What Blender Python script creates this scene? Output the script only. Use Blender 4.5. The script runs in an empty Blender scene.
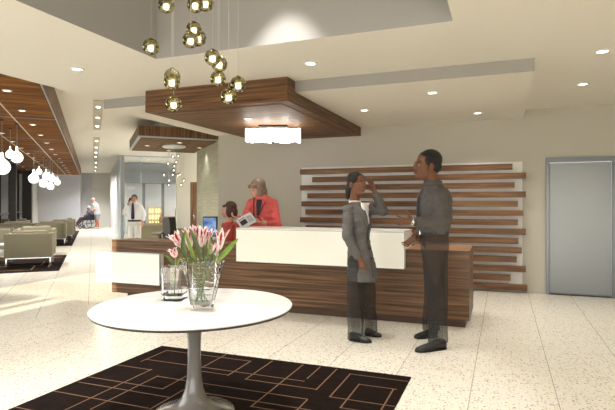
import bpy, bmesh, math, random
from mathutils import Vector, Matrix, Euler, noise
random.seed(7)
S = bpy.context.scene
COL = S.collection
PI = math.pi
V3 = Vector

# ------------------------------------------------------------------ camera
YAW = math.atan(195.5/500)
CR = V3((math.cos(YAW), math.sin(YAW), 0)); CF = V3((-math.sin(YAW), math.cos(YAW), 0)); EYE = 1.4
cam = bpy.data.cameras.new('camera'); cam_o = bpy.data.objects.new('camera', cam); COL.objects.link(cam_o)
cam.sensor_width = 36; cam.lens = 500/615*36; cam.shift_y = -1/615; cam.clip_start = .05; cam.clip_end = 300
cam_o.location = (0, 0, EYE); cam_o.rotation_euler = (PI/2, 0, YAW); S.camera = cam_o
S.view_settings.view_transform = 'Standard'; S.view_settings.look = 'None'
S.view_settings.gamma = 1; S.view_settings.use_curve_mapping = False
S.cycles.use_denoising = True
S.cycles.transparent_max_bounces = 32; S.cycles.max_bounces = 10; S.cycles.diffuse_bounces = 6
S.cycles.transmission_bounces = 10; S.cycles.sample_clamp_indirect = 6

# measuring helpers: where does a line of sight meet a plane of the room
AE = math.radians(44.6)
E = V3((-math.sin(AE), math.cos(AE), 0)); F = V3((math.cos(AE), math.sin(AE), 0))   # lounge grid: along / across
def ray(u, v): return CF + CR*((u-307.5)/500) + V3((0, 0, (204-v)/500))
def pt(u, v, t): return V3((0, 0, EYE)) + ray(u, v)*t
def pz(u, v, z): r = ray(u, v); return V3((0, 0, EYE)) + r*((z-EYE)/r.z)
def pY(u, v, Y): r = ray(u, v); return V3((0, 0, EYE)) + r*(Y/r.y)
def pe(u, v, e): r = ray(u, v); return V3((0, 0, EYE)) + r*(e/r.dot(E))
def W(e, f, z=0): p = E*e + F*f; return V3((p.x, p.y, z))

# ------------------------------------------------------------------ materials
def lin(c): return tuple(((x/255+.055)/1.055)**2.4 if x > 10 else x/255/12.92 for x in c)+(1,)
MATS = {}
def nt(name):
    m = bpy.data.materials.new(name); m.use_nodes = True
    n = m.node_tree.nodes; l = m.node_tree.links
    return m, n, l, n['Principled BSDF']
def mat(name, col, rough=.5, metal=0, spec=.5, emit=None, es=0, trans=0, ior=1.45, var=0, vscale=8, bump=0, alpha=1, coat=0, sheen=0):
    if name in MATS: return MATS[name]
    m, n, l, p = nt(name)
    p.inputs['Base Color'].default_value = lin(col); p.inputs['Roughness'].default_value = rough
    p.inputs['Metallic'].default_value = metal; p.inputs['Specular IOR Level'].default_value = spec
    p.inputs['IOR'].default_value = ior; p.inputs['Transmission Weight'].default_value = trans
    p.inputs['Alpha'].default_value = alpha; p.inputs['Coat Weight'].default_value = coat
    p.inputs['Sheen Weight'].default_value = sheen
    if emit: p.inputs['Emission Color'].default_value = lin(emit); p.inputs['Emission Strength'].default_value = es
    if var or bump:
        tc = n.new('ShaderNodeTexCoord'); ns = n.new('ShaderNodeTexNoise'); ns.inputs['Scale'].default_value = vscale
        ns.inputs['Detail'].default_value = 5; l.new(tc.outputs['Object'], ns.inputs['Vector'])
        if var:
            mx = n.new('ShaderNodeMix'); mx.data_type = 'RGBA'
            a = lin([max(0, c*(1-var)) for c in col]); b = lin([min(255, c*(1+var)) for c in col])
            mx.inputs['A'].default_value = a; mx.inputs['B'].default_value = b
            l.new(ns.outputs['Fac'], mx.inputs['Factor']); l.new(mx.outputs['Result'], p.inputs['Base Color'])
        if bump:
            bp = n.new('ShaderNodeBump'); bp.inputs['Strength'].default_value = bump; bp.inputs['Distance'].default_value = .01
            l.new(ns.outputs['Fac'], bp.inputs['Height']); l.new(bp.outputs['Normal'], p.inputs['Normal'])
    MATS[name] = m; return m
def wood(name, cols, sc, rough=.45, spec=.22, wob=.6, rnd=1):
    """banded veneer: noise stretched along the grain; sc = frequency on local x, y, z"""
    m, n, l, p = nt(name)
    tc = n.new('ShaderNodeTexCoord'); oi = n.new('ShaderNodeObjectInfo')
    mp = n.new('ShaderNodeMapping'); mp.inputs['Scale'].default_value = sc
    ad = n.new('ShaderNodeVectorMath'); ad.operation = 'ADD'
    ml = n.new('ShaderNodeMath'); ml.operation = 'MULTIPLY'; ml.inputs[1].default_value = 37*rnd
    l.new(oi.outputs['Random'], ml.inputs[0])
    l.new(tc.outputs['Object'], mp.inputs['Vector']); l.new(mp.outputs['Vector'], ad.inputs[0]); l.new(ml.outputs[0], ad.inputs[1])
    n1 = n.new('ShaderNodeTexNoise'); n1.inputs['Scale'].default_value = 1; n1.inputs['Detail'].default_value = 6; n1.inputs['Roughness'].default_value = wob
    l.new(ad.outputs[0], n1.inputs['Vector'])
    cr = n.new('ShaderNodeValToRGB'); e = cr.color_ramp.elements
    pos = [.3, .45, .56, .7]
    e[0].position = pos[0]; e[0].color = lin(cols[0]); e[1].position = pos[3]; e[1].color = lin(cols[3])
    for i in (1, 2): x = e.new(pos[i]); x.color = lin(cols[i])
    l.new(n1.outputs['Fac'], cr.inputs['Fac']); l.new(cr.outputs['Color'], p.inputs['Base Color'])
    p.inputs['Roughness'].default_value = rough; p.inputs['Specular IOR Level'].default_value = spec
    MATS[name] = m; return m
def thin_glass(name, tint, refl=.12, rough=.02, dens=0):
    """sheet glass: tinted see-through with a fresnel mirror"""
    m, n, l, p = nt(name); n.remove(p); out = n['Material Output']
    tr = n.new('ShaderNodeBsdfTransparent'); tr.inputs['Color'].default_value = lin(tint)
    gl = n.new('ShaderNodeBsdfGlossy'); gl.inputs['Roughness'].default_value = rough
    lw = n.new('ShaderNodeFresnel'); lw.inputs['IOR'].default_value = 1+refl*4
    mx = n.new('ShaderNodeMixShader'); l.new(lw.outputs[0], mx.inputs[0]); l.new(tr.outputs[0], mx.inputs[1]); l.new(gl.outputs[0], mx.inputs[2])
    l.new(mx.outputs[0], out.inputs['Surface']); MATS[name] = m; return m
def ghost(name, col, a, rough=.8, stripes=0):
    """cloth that lets part of what lies behind show through"""
    m, n, l, p = nt(name); out = n['Material Output']
    p.inputs['Base Color'].default_value = lin(col); p.inputs['Roughness'].default_value = rough; p.inputs['Specular IOR Level'].default_value = .2
    tr = n.new('ShaderNodeBsdfTransparent'); mx = n.new('ShaderNodeMixShader')
    ge = n.new('ShaderNodeNewGeometry'); fr = n.new('ShaderNodeMapRange'); fr.inputs['To Min'].default_value = a; fr.inputs['To Max'].default_value = 0
    l.new(ge.outputs['Backfacing'], fr.inputs['Value']); l.new(fr.outputs['Result'], mx.inputs[0])
    l.new(tr.outputs[0], mx.inputs[1]); l.new(p.outputs[0], mx.inputs[2]); l.new(mx.outputs[0], out.inputs['Surface'])
    MATS[name] = m; return m

# ------------------------------------------------------------------ mesh builder
class MB:
    def __init__(s): s.bm = bmesh.new(); s.mi = 0
    def _new(s, before):
        for f in s.bm.faces:
            if f.index == -1 or f not in before: pass
    def faces(s, verts, fs, smooth=False):
        vs = [s.bm.verts.new(v) for v in verts]
        for f in fs:
            try:
                x = s.bm.faces.new([vs[i] for i in f]); x.material_index = s.mi; x.smooth = smooth
            except ValueError: pass
        return s
    def box(s, lo, hi, bev=0, M=None):
        x0, y0, z0 = lo; x1, y1, z1 = hi
        if bev > 0:
            t = bmesh.new(); r = bmesh.ops.create_cube(t, size=1)
            for v in t.verts: v.co = V3((x0+(v.co.x+.5)*(x1-x0), y0+(v.co.y+.5)*(y1-y0), z0+(v.co.z+.5)*(z1-z0)))
            bmesh.ops.bevel(t, geom=list(t.edges), offset=min(bev, .49*min(x1-x0, y1-y0, z1-z0)), segments=2, profile=.6, affect='EDGES')
            t.verts.index_update(); vs = [v.co.copy() for v in t.verts]; fs = [[v.index for v in f.verts] for f in t.faces]; t.free()
        else:
            vs = [V3(q) for q in ((x0,y0,z0),(x1,y0,z0),(x1,y1,z0),(x0,y1,z0),(x0,y0,z1),(x1,y0,z1),(x1,y1,z1),(x0,y1,z1))]
            fs = [(0,3,2,1),(4,5,6,7),(0,1,5,4),(1,2,6,5),(2,3,7,6),(3,0,4,7)]
        if M is not None: vs = [M @ v for v in vs]
        return s.faces(vs, fs)
    def rings(s, rings, cap=True, smooth=True, closed=True):
        n = len(rings[0]); vs = [p for r in rings for p in r]; fs = []
        for i in range(len(rings)-1):
            for j in range(n if closed else n-1):
                k = (j+1) % n
                fs.append((i*n+j, i*n+k, (i+1)*n+k, (i+1)*n+j))
        if cap: fs.append(tuple(range(n-1, -1, -1))); fs.append(tuple((len(rings)-1)*n+j for j in range(n)))
        return s.faces(vs, fs, smooth)
    def tube(s, path, rad, seg=10, cap=True):
        path = [V3(p) for p in path]; rr = rad if isinstance(rad, (list, tuple)) else [rad]*len(path)
        rings = []; up = None
        for i, p in enumerate(path):
            d = (path[min(i+1, len(path)-1)] - path[max(i-1, 0)]).normalized()
            if up is None: up = V3((0, 0, 1)) if abs(d.z) < .9 else V3((0, 1, 0))
            a = d.cross(up).normalized(); b = a.cross(d).normalized(); up = b
            rings.append([p + (a*math.cos(2*PI*j/seg) + b*math.sin(2*PI*j/seg))*rr[i] for j in range(seg)])
        return s.rings(rings, cap)
    def cap_tube(s, p0, p1, r0, r1, seg=12):
        s.tube([p0, p1], [r0, r1], seg); s.ball(p0, r0, seg=seg); s.ball(p1, r1, seg=seg); return s
    def lathe(s, prof, c=(0,0,0), seg=48, cap=True):
        return s.rings([[V3(c)+V3((r*math.cos(2*PI*j/seg), r*math.sin(2*PI*j/seg), z)) for j in range(seg)] for r, z in prof], cap)
    def ball(s, c, r, M=None, seg=16):
        r = (r, r, r) if isinstance(r, (int, float)) else r; c = V3(c); n = max(6, seg//2); vs = []; fs = []
        def T(q): q = V3((q[0]*r[0], q[1]*r[1], q[2]*r[2])); return c + (M @ q if M is not None else q)
        vs.append(T((0, 0, -1)))
        for i in range(1, n):
            a = -PI/2 + PI*i/n
            for j in range(seg): vs.append(T((math.cos(a)*math.cos(2*PI*j/seg), math.cos(a)*math.sin(2*PI*j/seg), math.sin(a))))
        vs.append(T((0, 0, 1))); top = len(vs)-1
        for j in range(seg):
            k = (j+1) % seg
            fs.append((0, 1+k, 1+j)); fs.append((top, 1+(n-2)*seg+j, 1+(n-2)*seg+k))
            for i in range(n-2): fs.append((1+i*seg+j, 1+i*seg+k, 1+(i+1)*seg+k, 1+(i+1)*seg+j))
        return s.faces(vs, fs, True)
    def oval_loft(s, rows, seg=20, power=2.0):
        """rows of (centre, rx, ry, yaw): flat-capped stack of ovals"""
        out = []
        for c, rx, ry, yaw in rows:
            ring = []
            for j in range(seg):
                a = 2*PI*j/seg; ca, sa = math.cos(a), math.sin(a)
                x = rx*math.copysign(abs(ca)**(2/power), ca); y = ry*math.copysign(abs(sa)**(2/power), sa)
                ring.append(V3(c)+V3((x*math.cos(yaw)-y*math.sin(yaw), x*math.sin(yaw)+y*math.cos(yaw), 0)))
            out.append(ring)
        return s.rings(out)
    def prism(s, pts, z0, z1):
        n = len(pts); return s.faces([V3((p[0], p[1], z0)) for p in pts]+[V3((p[0], p[1], z1)) for p in pts],
            [tuple(range(n-1, -1, -1)), tuple(range(n, 2*n))]+[(i, (i+1) % n, n+(i+1) % n, n+i) for i in range(n)])
    def build(s, name, ms, parent=None, loc=None, rot=None):
        bmesh.ops.recalc_face_normals(s.bm, faces=list(s.bm.faces))
        me = bpy.data.meshes.new(name); s.bm.to_mesh(me); s.bm.free()
        return link(name, me, ms, parent, loc, rot)
def link(name, me, ms, parent=None, loc=None, rot=None):
    o = bpy.data.objects.new(name, me); COL.objects.link(o)
    for m in (ms if isinstance(ms, (list, tuple)) else [ms]):
        if m is not None: me.materials.append(m)
    if parent is not None: o.parent = parent
    if loc is not None: o.location = loc
    if rot is not None: o.rotation_euler = (0, 0, rot) if isinstance(rot, (int, float)) else rot
    return o
def tag(o, label=None, cat=None, group=None, kind=None):
    for k, v in (('label', label), ('category', cat), ('group', group), ('kind', kind)):
        if v: o[k] = v
    return o
def thing(name, label, cat, loc=(0,0,0), rot=0, group=None, kind=None):
    o = bpy.data.objects.new(name, None); COL.objects.link(o); o.empty_display_size = .1
    o.location = loc; o.rotation_euler = (0, 0, rot) if isinstance(rot, (int, float)) else rot
    return tag(o, label, cat, group, kind)
def struct(o, label, cat): return tag(o, label, cat, None, 'structure')
KIDS = {}
def copy_tree(o, parent=None):
    c = o.copy(); COL.objects.link(c)
    if parent is not None: c.parent = parent
    for k in list(o.children): copy_tree(k, c)
    return c
def remesh(mb, name, ms, parent, vox=.007, smooth=4, fold=0, fscale=(9, 9, 22), slot=None):
    """fuse overlapping closed shapes into one continuous skin"""
    me = bpy.data.meshes.new(name+'_raw'); bmesh.ops.recalc_face_normals(mb.bm, faces=list(mb.bm.faces)); mb.bm.to_mesh(me); mb.bm.free()
    t = bpy.data.objects.new('raw', me); COL.objects.link(t)
    r = t.modifiers.new('r', 'REMESH'); r.mode = 'VOXEL'; r.voxel_size = vox; r.use_smooth_shade = True
    if smooth: q = t.modifiers.new('s', 'SMOOTH'); q.iterations = smooth; q.factor = .5
    dg = bpy.context.evaluated_depsgraph_get(); me2 = bpy.data.meshes.new_from_object(t.evaluated_get(dg))
    bpy.data.objects.remove(t); bpy.data.meshes.remove(me)
    me2.name = name; me2.materials.clear()
    if fold:
        nrm = [v.normal.copy() for v in me2.vertices]
        for v, nn in zip(me2.vertices, nrm):
            q = V3((v.co.x*fscale[0], v.co.y*fscale[1], v.co.z*fscale[2]))
            v.co = v.co + nn*(fold*noise.noise(q) + .5*fold*noise.noise(q*2.3))
    for p in me2.polygons:
        p.use_smooth = True
        if slot: p.material_index = slot(p.center)
    return link(name, me2, ms, parent)
def spot(name, loc, power, size=100, blend=.8, col=(253, 250, 247), rad=.06, target=None):
    d = bpy.data.lights.new(name, 'SPOT'); d.energy = power; d.spot_size = math.radians(size); d.spot_blend = blend
    d.color = lin(col)[:3]; d.shadow_soft_size = rad
    o = bpy.data.objects.new(name, d); COL.objects.link(o); o.location = loc
    if target is not None: o.rotation_euler = (V3(target)-V3(loc)).to_track_quat('-Z', 'Y').to_euler()
    return o
def pointl(name, loc, power, col=(255, 246, 233), rad=.05):
    d = bpy.data.lights.new(name, 'POINT'); d.energy = power; d.color = lin(col)[:3]; d.shadow_soft_size = rad
    o = bpy.data.objects.new(name, d); COL.objects.link(o); o.location = loc; return o
# ================================================================== ROOM
YW, HC, HP, HL, HR = 8.6, 2.89, 2.757, 3.3, 3.95      # back wall, ceiling, dropped panel, lounge ceiling, recess
wallm = mat('wall_paint', (187, 182, 168), .85, spec=.15, bump=.02, vscale=60)
greym = mat('grey_wall_paint', (192, 194, 200), .8, spec=.2)
palem = mat('pale_wall_paint', (216, 216, 216), .8, spec=.2)
whitem = mat('white_wall_paint', (226, 221, 206), .8, spec=.2)
ceilm = mat('ceiling_paint', (220, 216, 205), .9, spec=.1)
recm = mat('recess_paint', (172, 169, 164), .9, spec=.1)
steel = mat('brushed_steel', (150, 152, 154), .34, metal=1)
darkmetal = mat('dark_metal', (40, 36, 32), .4, metal=.6)
alum = mat('aluminium', (176, 186, 190), .35, metal=.8)
chrome = mat('chrome', (215, 215, 215), .12, metal=1)
white_gloss = mat('white_lacquer', (236, 234, 226), .22, spec=.5)
lampm = mat('lamp_glow', (255, 250, 240), .5, emit=(255, 247, 230), es=9)

# terrazzo floor with joints
m, n, l, p = nt('terrazzo')
tc = n.new('ShaderNodeTexCoord')
def vor(scale, lo, hi):
    v = n.new('ShaderNodeTexVoronoi'); v.inputs['Scale'].default_value = scale; l.new(tc.outputs['Object'], v.inputs['Vector'])
    r = n.new('ShaderNodeMapRange'); r.inputs['From Min'].default_value = lo; r.inputs['From Max'].default_value = hi
    r.inputs['To Min'].default_value = 1; r.inputs['To Max'].default_value = 0
    l.new(v.outputs['Distance'], r.inputs['Value']); return r.outputs['Result'], v
def mixc(fac, a, b):
    x = n.new('ShaderNodeMix'); x.data_type = 'RGBA'
    for s_, q in (('A', a), ('B', b)):
        if isinstance(q, tuple): x.inputs[s_].default_value = q
        else: l.new(q, x.inputs[s_])
    l.new(fac, x.inputs['Factor']); return x.outputs['Result']
def math2(op, a, b):
    x = n.new('ShaderNodeMath'); x.operation = op
    for i, q in enumerate((a, b)):
        if isinstance(q, (int, float)): x.inputs[i].default_value = q
        elif q is not None: l.new(q, x.inputs[i])
    return x.outputs[0]
f1, v1 = vor(38, .24, .34); f2, v2 = vor(58, .28, .4)
def rnd_of(v):
    s_ = n.new('ShaderNodeSeparateColor'); l.new(v.outputs['Color'], s_.inputs[0]); return s_.outputs
pick1 = math2('MULTIPLY', f1, math2('GREATER_THAN', rnd_of(v1)[0], .42)); pick2 = math2('MULTIPLY', f2, math2('GREATER_THAN', rnd_of(v2)[1], .35))
chip = mixc(rnd_of(v1)[1], lin((140, 112, 82)), lin((200, 184, 156)))
chip2 = mixc(rnd_of(v2)[0], lin((158, 132, 98)), lin((238, 234, 224)))
base = mixc(math2('MULTIPLY', pick2, .85), lin((230, 224, 208)), chip2)
base = mixc(math2('MULTIPLY', pick1, .9), base, chip)
sx = n.new('ShaderNodeSeparateXYZ'); l.new(tc.outputs['Object'], sx.inputs[0])
def joint(o_, off, sp, w):
    q = math2('FRACT', math2('DIVIDE', math2('SUBTRACT', o_, off-50*sp), sp), None)
    return math2('MAXIMUM', math2('LESS_THAN', q, w/sp), math2('GREATER_THAN', q, 1-w/sp))
vr = n.new('ShaderNodeVectorRotate'); vr.rotation_type = 'Z_AXIS'; vr.inputs['Angle'].default_value = -AE; l.new(tc.outputs['Object'], vr.inputs['Vector'])
s2 = n.new('ShaderNodeSeparateXYZ'); l.new(vr.outputs[0], s2.inputs[0])
jl = math2('MAXIMUM', joint(sx.outputs[0], .365, .59, .0035), math2('MULTIPLY', joint(sx.outputs[1], 4.77, .59, .002), .45))
jr = math2('MAXIMUM', joint(s2.outputs[0], -.055, .59, .0045), math2('MULTIPLY', joint(s2.outputs[1], 1.1, .59, .003), .3))
inl = math2('LESS_THAN', sx.outputs[0], -5.36)
jt = math2('ADD', math2('MULTIPLY', jr, inl), math2('MULTIPLY', jl, math2('SUBTRACT', 1, inl)))
base = mixc(math2('MULTIPLY', jt, .6), base, lin((120, 116, 108)))
l.new(base, p.inputs['Base Color']); p.inputs['Roughness'].default_value = .24; p.inputs['Specular IOR Level'].default_value = .45
terrazzo = m

fG = -3.1; q0 = V3((-5.36, (fG+5.36*F.x)/F.y, 0))
inside = [(6, -4), (6, 8.76), tuple(W(36, 9))[:2], tuple(W(36, fG-.1))[:2], tuple(q0)[:2], (-5.36, -4)]
b = MB(); b.prism(inside, -.2, 0); fl = b.build('floor', terrazzo); struct(fl, 'pale speckled terrazzo floor with thin grey joints', 'floor')

# lobby ceiling with the square recess
rx0, rx1, ry0, ry1 = -3.32, -.38, .9, 4.22
b = MB()
X0, X1, Y0, Y1 = -5.35, 5, -4, 8.75
b.faces([(X0,Y0,HC),(X1,Y0,HC),(X1,Y1,HC),(X0,Y1,HC),(rx0,ry0,HC),(rx1,ry0,HC),(rx1,ry1,HC),(rx0,ry1,HC)],
        [(0,1,5,4),(1,2,6,5),(2,3,7,6),(3,0,4,7)])
b.faces([(X0,Y0,HC),(X0,Y1,HC),(X0,Y1,4.1),(X0,Y0,4.1)], [(0,1,2,3)])
b.faces([(X0,Y0,4.1),(X1,Y0,4.1),(X1,Y1,4.1),(X0,Y1,4.1)], [(0,1,2,3)])
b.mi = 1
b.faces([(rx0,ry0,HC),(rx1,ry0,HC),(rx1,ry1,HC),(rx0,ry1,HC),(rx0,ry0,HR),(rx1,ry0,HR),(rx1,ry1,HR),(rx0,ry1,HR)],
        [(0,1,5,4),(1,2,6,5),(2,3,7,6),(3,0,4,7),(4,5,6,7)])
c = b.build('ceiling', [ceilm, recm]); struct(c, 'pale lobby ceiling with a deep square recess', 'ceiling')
b = MB(); b.box((-5.31, 5.595, HP), (.3, YW, HC)); b.mi = 1; b.box((-5.31, 5.59, HP), (.3, 5.595, HC)); struct(b.build('ceiling_panel', [ceilm, mat('panel_edge_shade', (156, 153, 146), .9)]), 'shallow white dropped ceiling panel along the back wall', 'ceiling')  # front face coloured darker: its shade is put into the paint
b = MB(); b.prism([tuple(q0)[:2], (-5.36, 8.76), (6, 8.76), tuple(W(36, 9))[:2], tuple(W(36, fG-.1))[:2]], HL, HL+.2)
struct(b.build('ceiling_lounge', ceilm), 'higher pale ceiling above the lounge and corridor', 'ceiling')

# walls: one behind the desk, one turned along the corridor, the far ones
door_x0, door_x1, door_h = .62, 1.565, 2.115
b = MB(); b.box((-5.26, YW, 0), (door_x0, YW+.15, HL)); b.box((door_x1, YW, 0), (5, YW+.15, HL)); b.box((door_x0, YW, door_h), (door_x1, YW+.15, HL))
struct(b.build('wall_back', wallm), 'warm grey back wall behind the reception desk', 'wall')
b = MB(); b.box((5, -4, 0), (5.15, 8.75, HL)); struct(b.build('wall_right', wallm), 'warm grey side wall of the lobby', 'wall')
m, n, l, p = nt('ribbed_stone'); tc = n.new('ShaderNodeTexCoord'); br = n.new('ShaderNodeTexBrick'); mp = n.new('ShaderNodeMapping')
mp.inputs['Rotation'].default_value = (PI/2, 0, 0); l.new(tc.outputs['Object'], mp.inputs['Vector'])
sp_ = n.new('ShaderNodeSeparateXYZ'); cb = n.new('ShaderNodeCombineXYZ'); l.new(tc.outputs['Object'], sp_.inputs[0]); l.new(sp_.outputs[1], cb.inputs[0]); l.new(sp_.outputs[2], cb.inputs[1])
l.new(cb.outputs[0], br.inputs['Vector']); br.inputs['Scale'].default_value = 1; br.inputs['Brick Width'].default_value = .5; br.inputs['Row Height'].default_value = .075
br.inputs['Mortar Size'].default_value = .004; br.inputs['Color1'].default_value = lin((178, 178, 152)); br.inputs['Color2'].default_value = lin((192, 190, 166)); br.inputs['Mortar'].default_value = lin((160, 160, 136))
l.new(br.outputs['Color'], p.inputs['Base Color']); p.inputs['Roughness'].default_value = .5
bp = n.new('ShaderNodeBump'); bp.inputs['Strength'].default_value = .4; bp.inputs['Distance'].default_value = .01; l.new(br.outputs['Fac'], bp.inputs['Height']); bp.invert = True; l.new(bp.outputs['Normal'], p.inputs['Normal'])
stone = m
p0 = V3((-5.26, YW, 0)); e0, f0 = 9.9, 2.5
b = MB(); b.box((0, 0, 0), (.15, 3.27, HL)); struct(b.build('wall_stone', stone, loc=W(e0, f0), rot=AE), 'pale green ribbed stone wall beside the desk', 'wall')
# bright white wall with the brown timber door beyond the stone wall
eW = 13.6; fa = pe(177, 200, eW).dot(F); fb = 5.0
fd0, fd1 = pe(190.3, 200, eW).dot(F), pe(190.3, 200, eW).dot(F)+.9
b = MB(); b.box((fa, eW, 0), (fd0, eW+.15, HL)); b.box((fd1, eW, 0), (fb, eW+.15, HL)); b.box((fd0, eW, 2.0), (fd1, eW+.15, HL))
struct(b.build('wall_inner', whitem, rot=AE), 'bright white wall beside the stone wall', 'wall')
# far end
eF = 33.6; fg0, fg1 = -3.6, pe(80.5, 200, eF-1.2).dot(F)
b = MB(); b.box((fg0, eF-1.2, 0), (fg1, eF+.1, HL)); struct(b.build('wall_far_grey', greym, rot=AE), 'grey end wall of the lounge', 'wall')
b = MB(); b.box((fg1, eF, 0), (6, eF+.15, HL)); struct(b.build('wall_far', palem, rot=AE), 'pale end wall of the corridor', 'wall')
fq0, fq1 = pe(92.3, 200, eF-.12).dot(F), pe(112.4, 200, eF-.12).dot(F)
b = MB(); b.box((fq0, eF-.12, .1), (fq1, eF-.02, HL-.02)); b.box((fq0-.03, eF-.14, 0), (fq1+.03, eF-.02, .1))
struct(b.build('trim_panel', mat('ivory_panel', (226, 224, 216), .6), rot=AE), 'ivory panelled section of the corridor end wall', 'wall panel')
fC, eG = .985, 20.7
b = MB(); b.box((fC, eG, 0), (fC+.15, eF, HL)); struct(b.build('wall_corridor', palem, rot=AE), 'pale corridor wall running back to the end wall', 'wall')
fw = pe(32.2, 200, 29.5).dot(F); print('fw', fw)
b = MB(); b.box((fw-.15, 29.5, 0), (fw+.0, eF, HL)); b.box((fG-.1, 29.5, 0), (fw+.05, 29.7, HL))
struct(b.build('wall_left', mat('light_return', (214, 211, 204), .7), rot=AE), 'short pale wall between window and end wall', 'wall')

# glass front of the room beyond
gl_tint = thin_glass('partition_glass', (244, 246, 246), .06)
fE = 5.2
g = thing('wall_glass', 'frameless glass wall in front of the back room', 'glass wall', W(eG, fC), AE); g['kind'] = 'structure'
b = MB(); b.box((0, -.012, .04), (fE-fC, 0, HL-.04)); b.build('pane', gl_tint, g)
b = MB(); b.box((0, -.03, 0), (fE-fC, .02, .04)); b.box((0, -.03, HL-.04), (fE-fC, .02, HL)); 
for k in (0, .75, 2.1): b.box((k, -.02, .04), (k+.025, .0, HL-.04))
b.build('rail', alum, g)
eB = 24.6
b = MB(); b.box((fC, eB, 0), (7, eB+.15, HL)); struct(b.build('wall_room', mat('room_wall', (200, 200, 198), .8), rot=AE), 'grey wall at the rear of the glazed room', 'wall')
b = MB(); b.box((fC+.15, eB-.8, 2.36), (7, eB, 2.88)); struct(b.build('wall_bulkhead', mat('bulkhead_grey', (124, 126, 128), .8), rot=AE), 'dark grey bulkhead across the glazed room', 'wall')
b = MB()
q0, q1 = pe(147, 200, eB-.5).dot(F), pe(160.5, 200, eB-.5).dot(F)
for k in (q0-.2, q1+.05): b.box((k, eB-.5, 0), (k+.12, eB-.4, 2.36))
struct(b.build('pillar_pair', mat('dark_post', (96, 98, 98), .5), rot=AE), 'two slim grey posts of the glazed room', 'pillar')

# skirtings
b = MB(); b.box((-5.26, YW-.012, 0), (door_x0-.005, YW, .05)); struct(b.build('baseboard_back', wallm), 'low skirting of the back wall', 'skirting')

# steel lift door
d = thing('door_1', 'brushed steel door in a dark steel frame', 'door', (door_x0, YW, 0), kind='structure')
w_ = door_x1-door_x0
fm = mat('frame_steel', (104, 107, 106), .35, metal=.8)
b = MB(); b.box((0, -.03, 0), (.05, .13, door_h)); b.box((w_-.05, -.03, 0), (w_, .13, door_h)); b.box((.05, -.03, door_h-.075), (w_-.05, .13, door_h)); b.build('door_frame', fm, d)
m, n, l, p = nt('door_steel'); tc = n.new('ShaderNodeTexCoord'); mp = n.new('ShaderNodeMapping'); mp.inputs['Scale'].default_value = (160, 1, 1.2); ns = n.new('ShaderNodeTexNoise'); ns.inputs['Scale'].default_value = 3
l.new(tc.outputs['Object'], mp.inputs['Vector']); l.new(mp.outputs['Vector'], ns.inputs['Vector'])
rr = n.new('ShaderNodeMapRange'); rr.inputs['To Min'].default_value = .3; rr.inputs['To Max'].default_value = .46; l.new(ns.outputs['Fac'], rr.inputs['Value']); l.new(rr.outputs['Result'], p.inputs['Roughness'])
p.inputs['Metallic'].default_value = 1; p.inputs['Base Color'].default_value = lin((118, 119, 117))
b = MB(); b.box((.055, .03, .012), (w_-.055, .07, door_h-.08), .004); b.build('door_panel', m, d)
b = MB(); b.box((.05, -.02, 0), (w_-.05, .12, .01)); b.build('threshold', darkmetal, d)
# brown timber door
dw = wood('door_timber', [(92, 66, 46), (120, 88, 62), (138, 104, 76), (156, 122, 92)], (30, 30, 1.2))
d = thing('door_2', 'brown timber door in the bright white wall', 'door', W(eW, fd0), AE, kind='structure')
b = MB(); b.box((.01, .03, .01), (.89, .08, 1.99), .003); dp = b.build('door_leaf', dw, d)
b = MB(); b.tube([(.1, .0, .95), (.1, .0, 1.15)], .012); b.tube([(.1, 0, .97), (.1, .035, .97)], .008); b.tube([(.1, 0, 1.13), (.1, .035, 1.13)], .008); b.build('handle', chrome, dp)

b = MB(); b.box((-5.35, -4.15, 1.95), (5, -4, HC)); b.box((-12, -4.15, 0), (-6.47, -4, HL)); b.box((-6.3, -4.15, 0), (-6.14, -4, HL)); b.box((-5.86, -4.15, 0), (-5.35, -4, HL)); b.box((-6.47, -4.15, 0), (-5.86, -4, 2.0)); struct(b.build('wall_light_blocker', mat('blocker_dark', (58, 62, 66), .6), None), 'added unseen dark wall that darkens the door reflection and cuts the sun into streaks', 'wall')  # added out of view: darkens the door's reflection, slits shape the sun streaks
# ---------------- curtain wall of the lounge
winm = thin_glass('window_glass', (132, 146, 154), .08)
k = 0
bays = [(8.0, 12.5), (12.5, 17.0), (17.0, 21.2), (21.2, 25.2), (25.2, 29.5)]
for a_, b_ in bays:
    k += 1
    w = thing('window_%d' % k, 'tall glazed bay of the lounge window wall', 'window', W(a_, fG), AE, kind='structure')
    L = b_-a_; q = MB(); q.box((-.01, 0, .1), (.01, L, 2.95)); q.build('pane', winm, w)
    q = MB()
    q.box((-.05, 0, 0), (.05, L, .1)); q.box((-.05, 0, 2.95), (.05, L, 3.3)); q.box((-.03, 0, 1.0), (.03, L, 1.05))
    nm = 1
    for i in range(nm+1): q.box((-.03, i*L/nm-.03 if i else 0, .1), (.03, i*L/nm+.03 if i < nm else L, 2.95))
    q.build('window_frame', darkmetal, w)
pil = mat('pillar_brown', (46, 40, 32), .45)
k = 0
for u0, u1, ee in ((9.3, 16, 22.0), (22, 31.6, 26.5)):
    k += 1; fa_, fb_ = pe(u0, 200, ee).dot(F), pe(u1, 200, ee).dot(F)
    b = MB(); b.box((0, 0, 0), (fb_-fa_, .35, 2.95), .02)
    struct(b.build('pillar_%d' % k, pil, loc=W(ee, fa_), rot=AE), 'dark brown pillar beside the lounge windows', 'pillar')
b = MB(); b.box((-9, 0, -.3), (0, 46, -.03)); struct(b.build('ground', mat('paving_outside', (104, 108, 108), .9), loc=W(-6, fG-.12), rot=AE), 'grey paving outside the lounge windows', 'ground')

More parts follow.
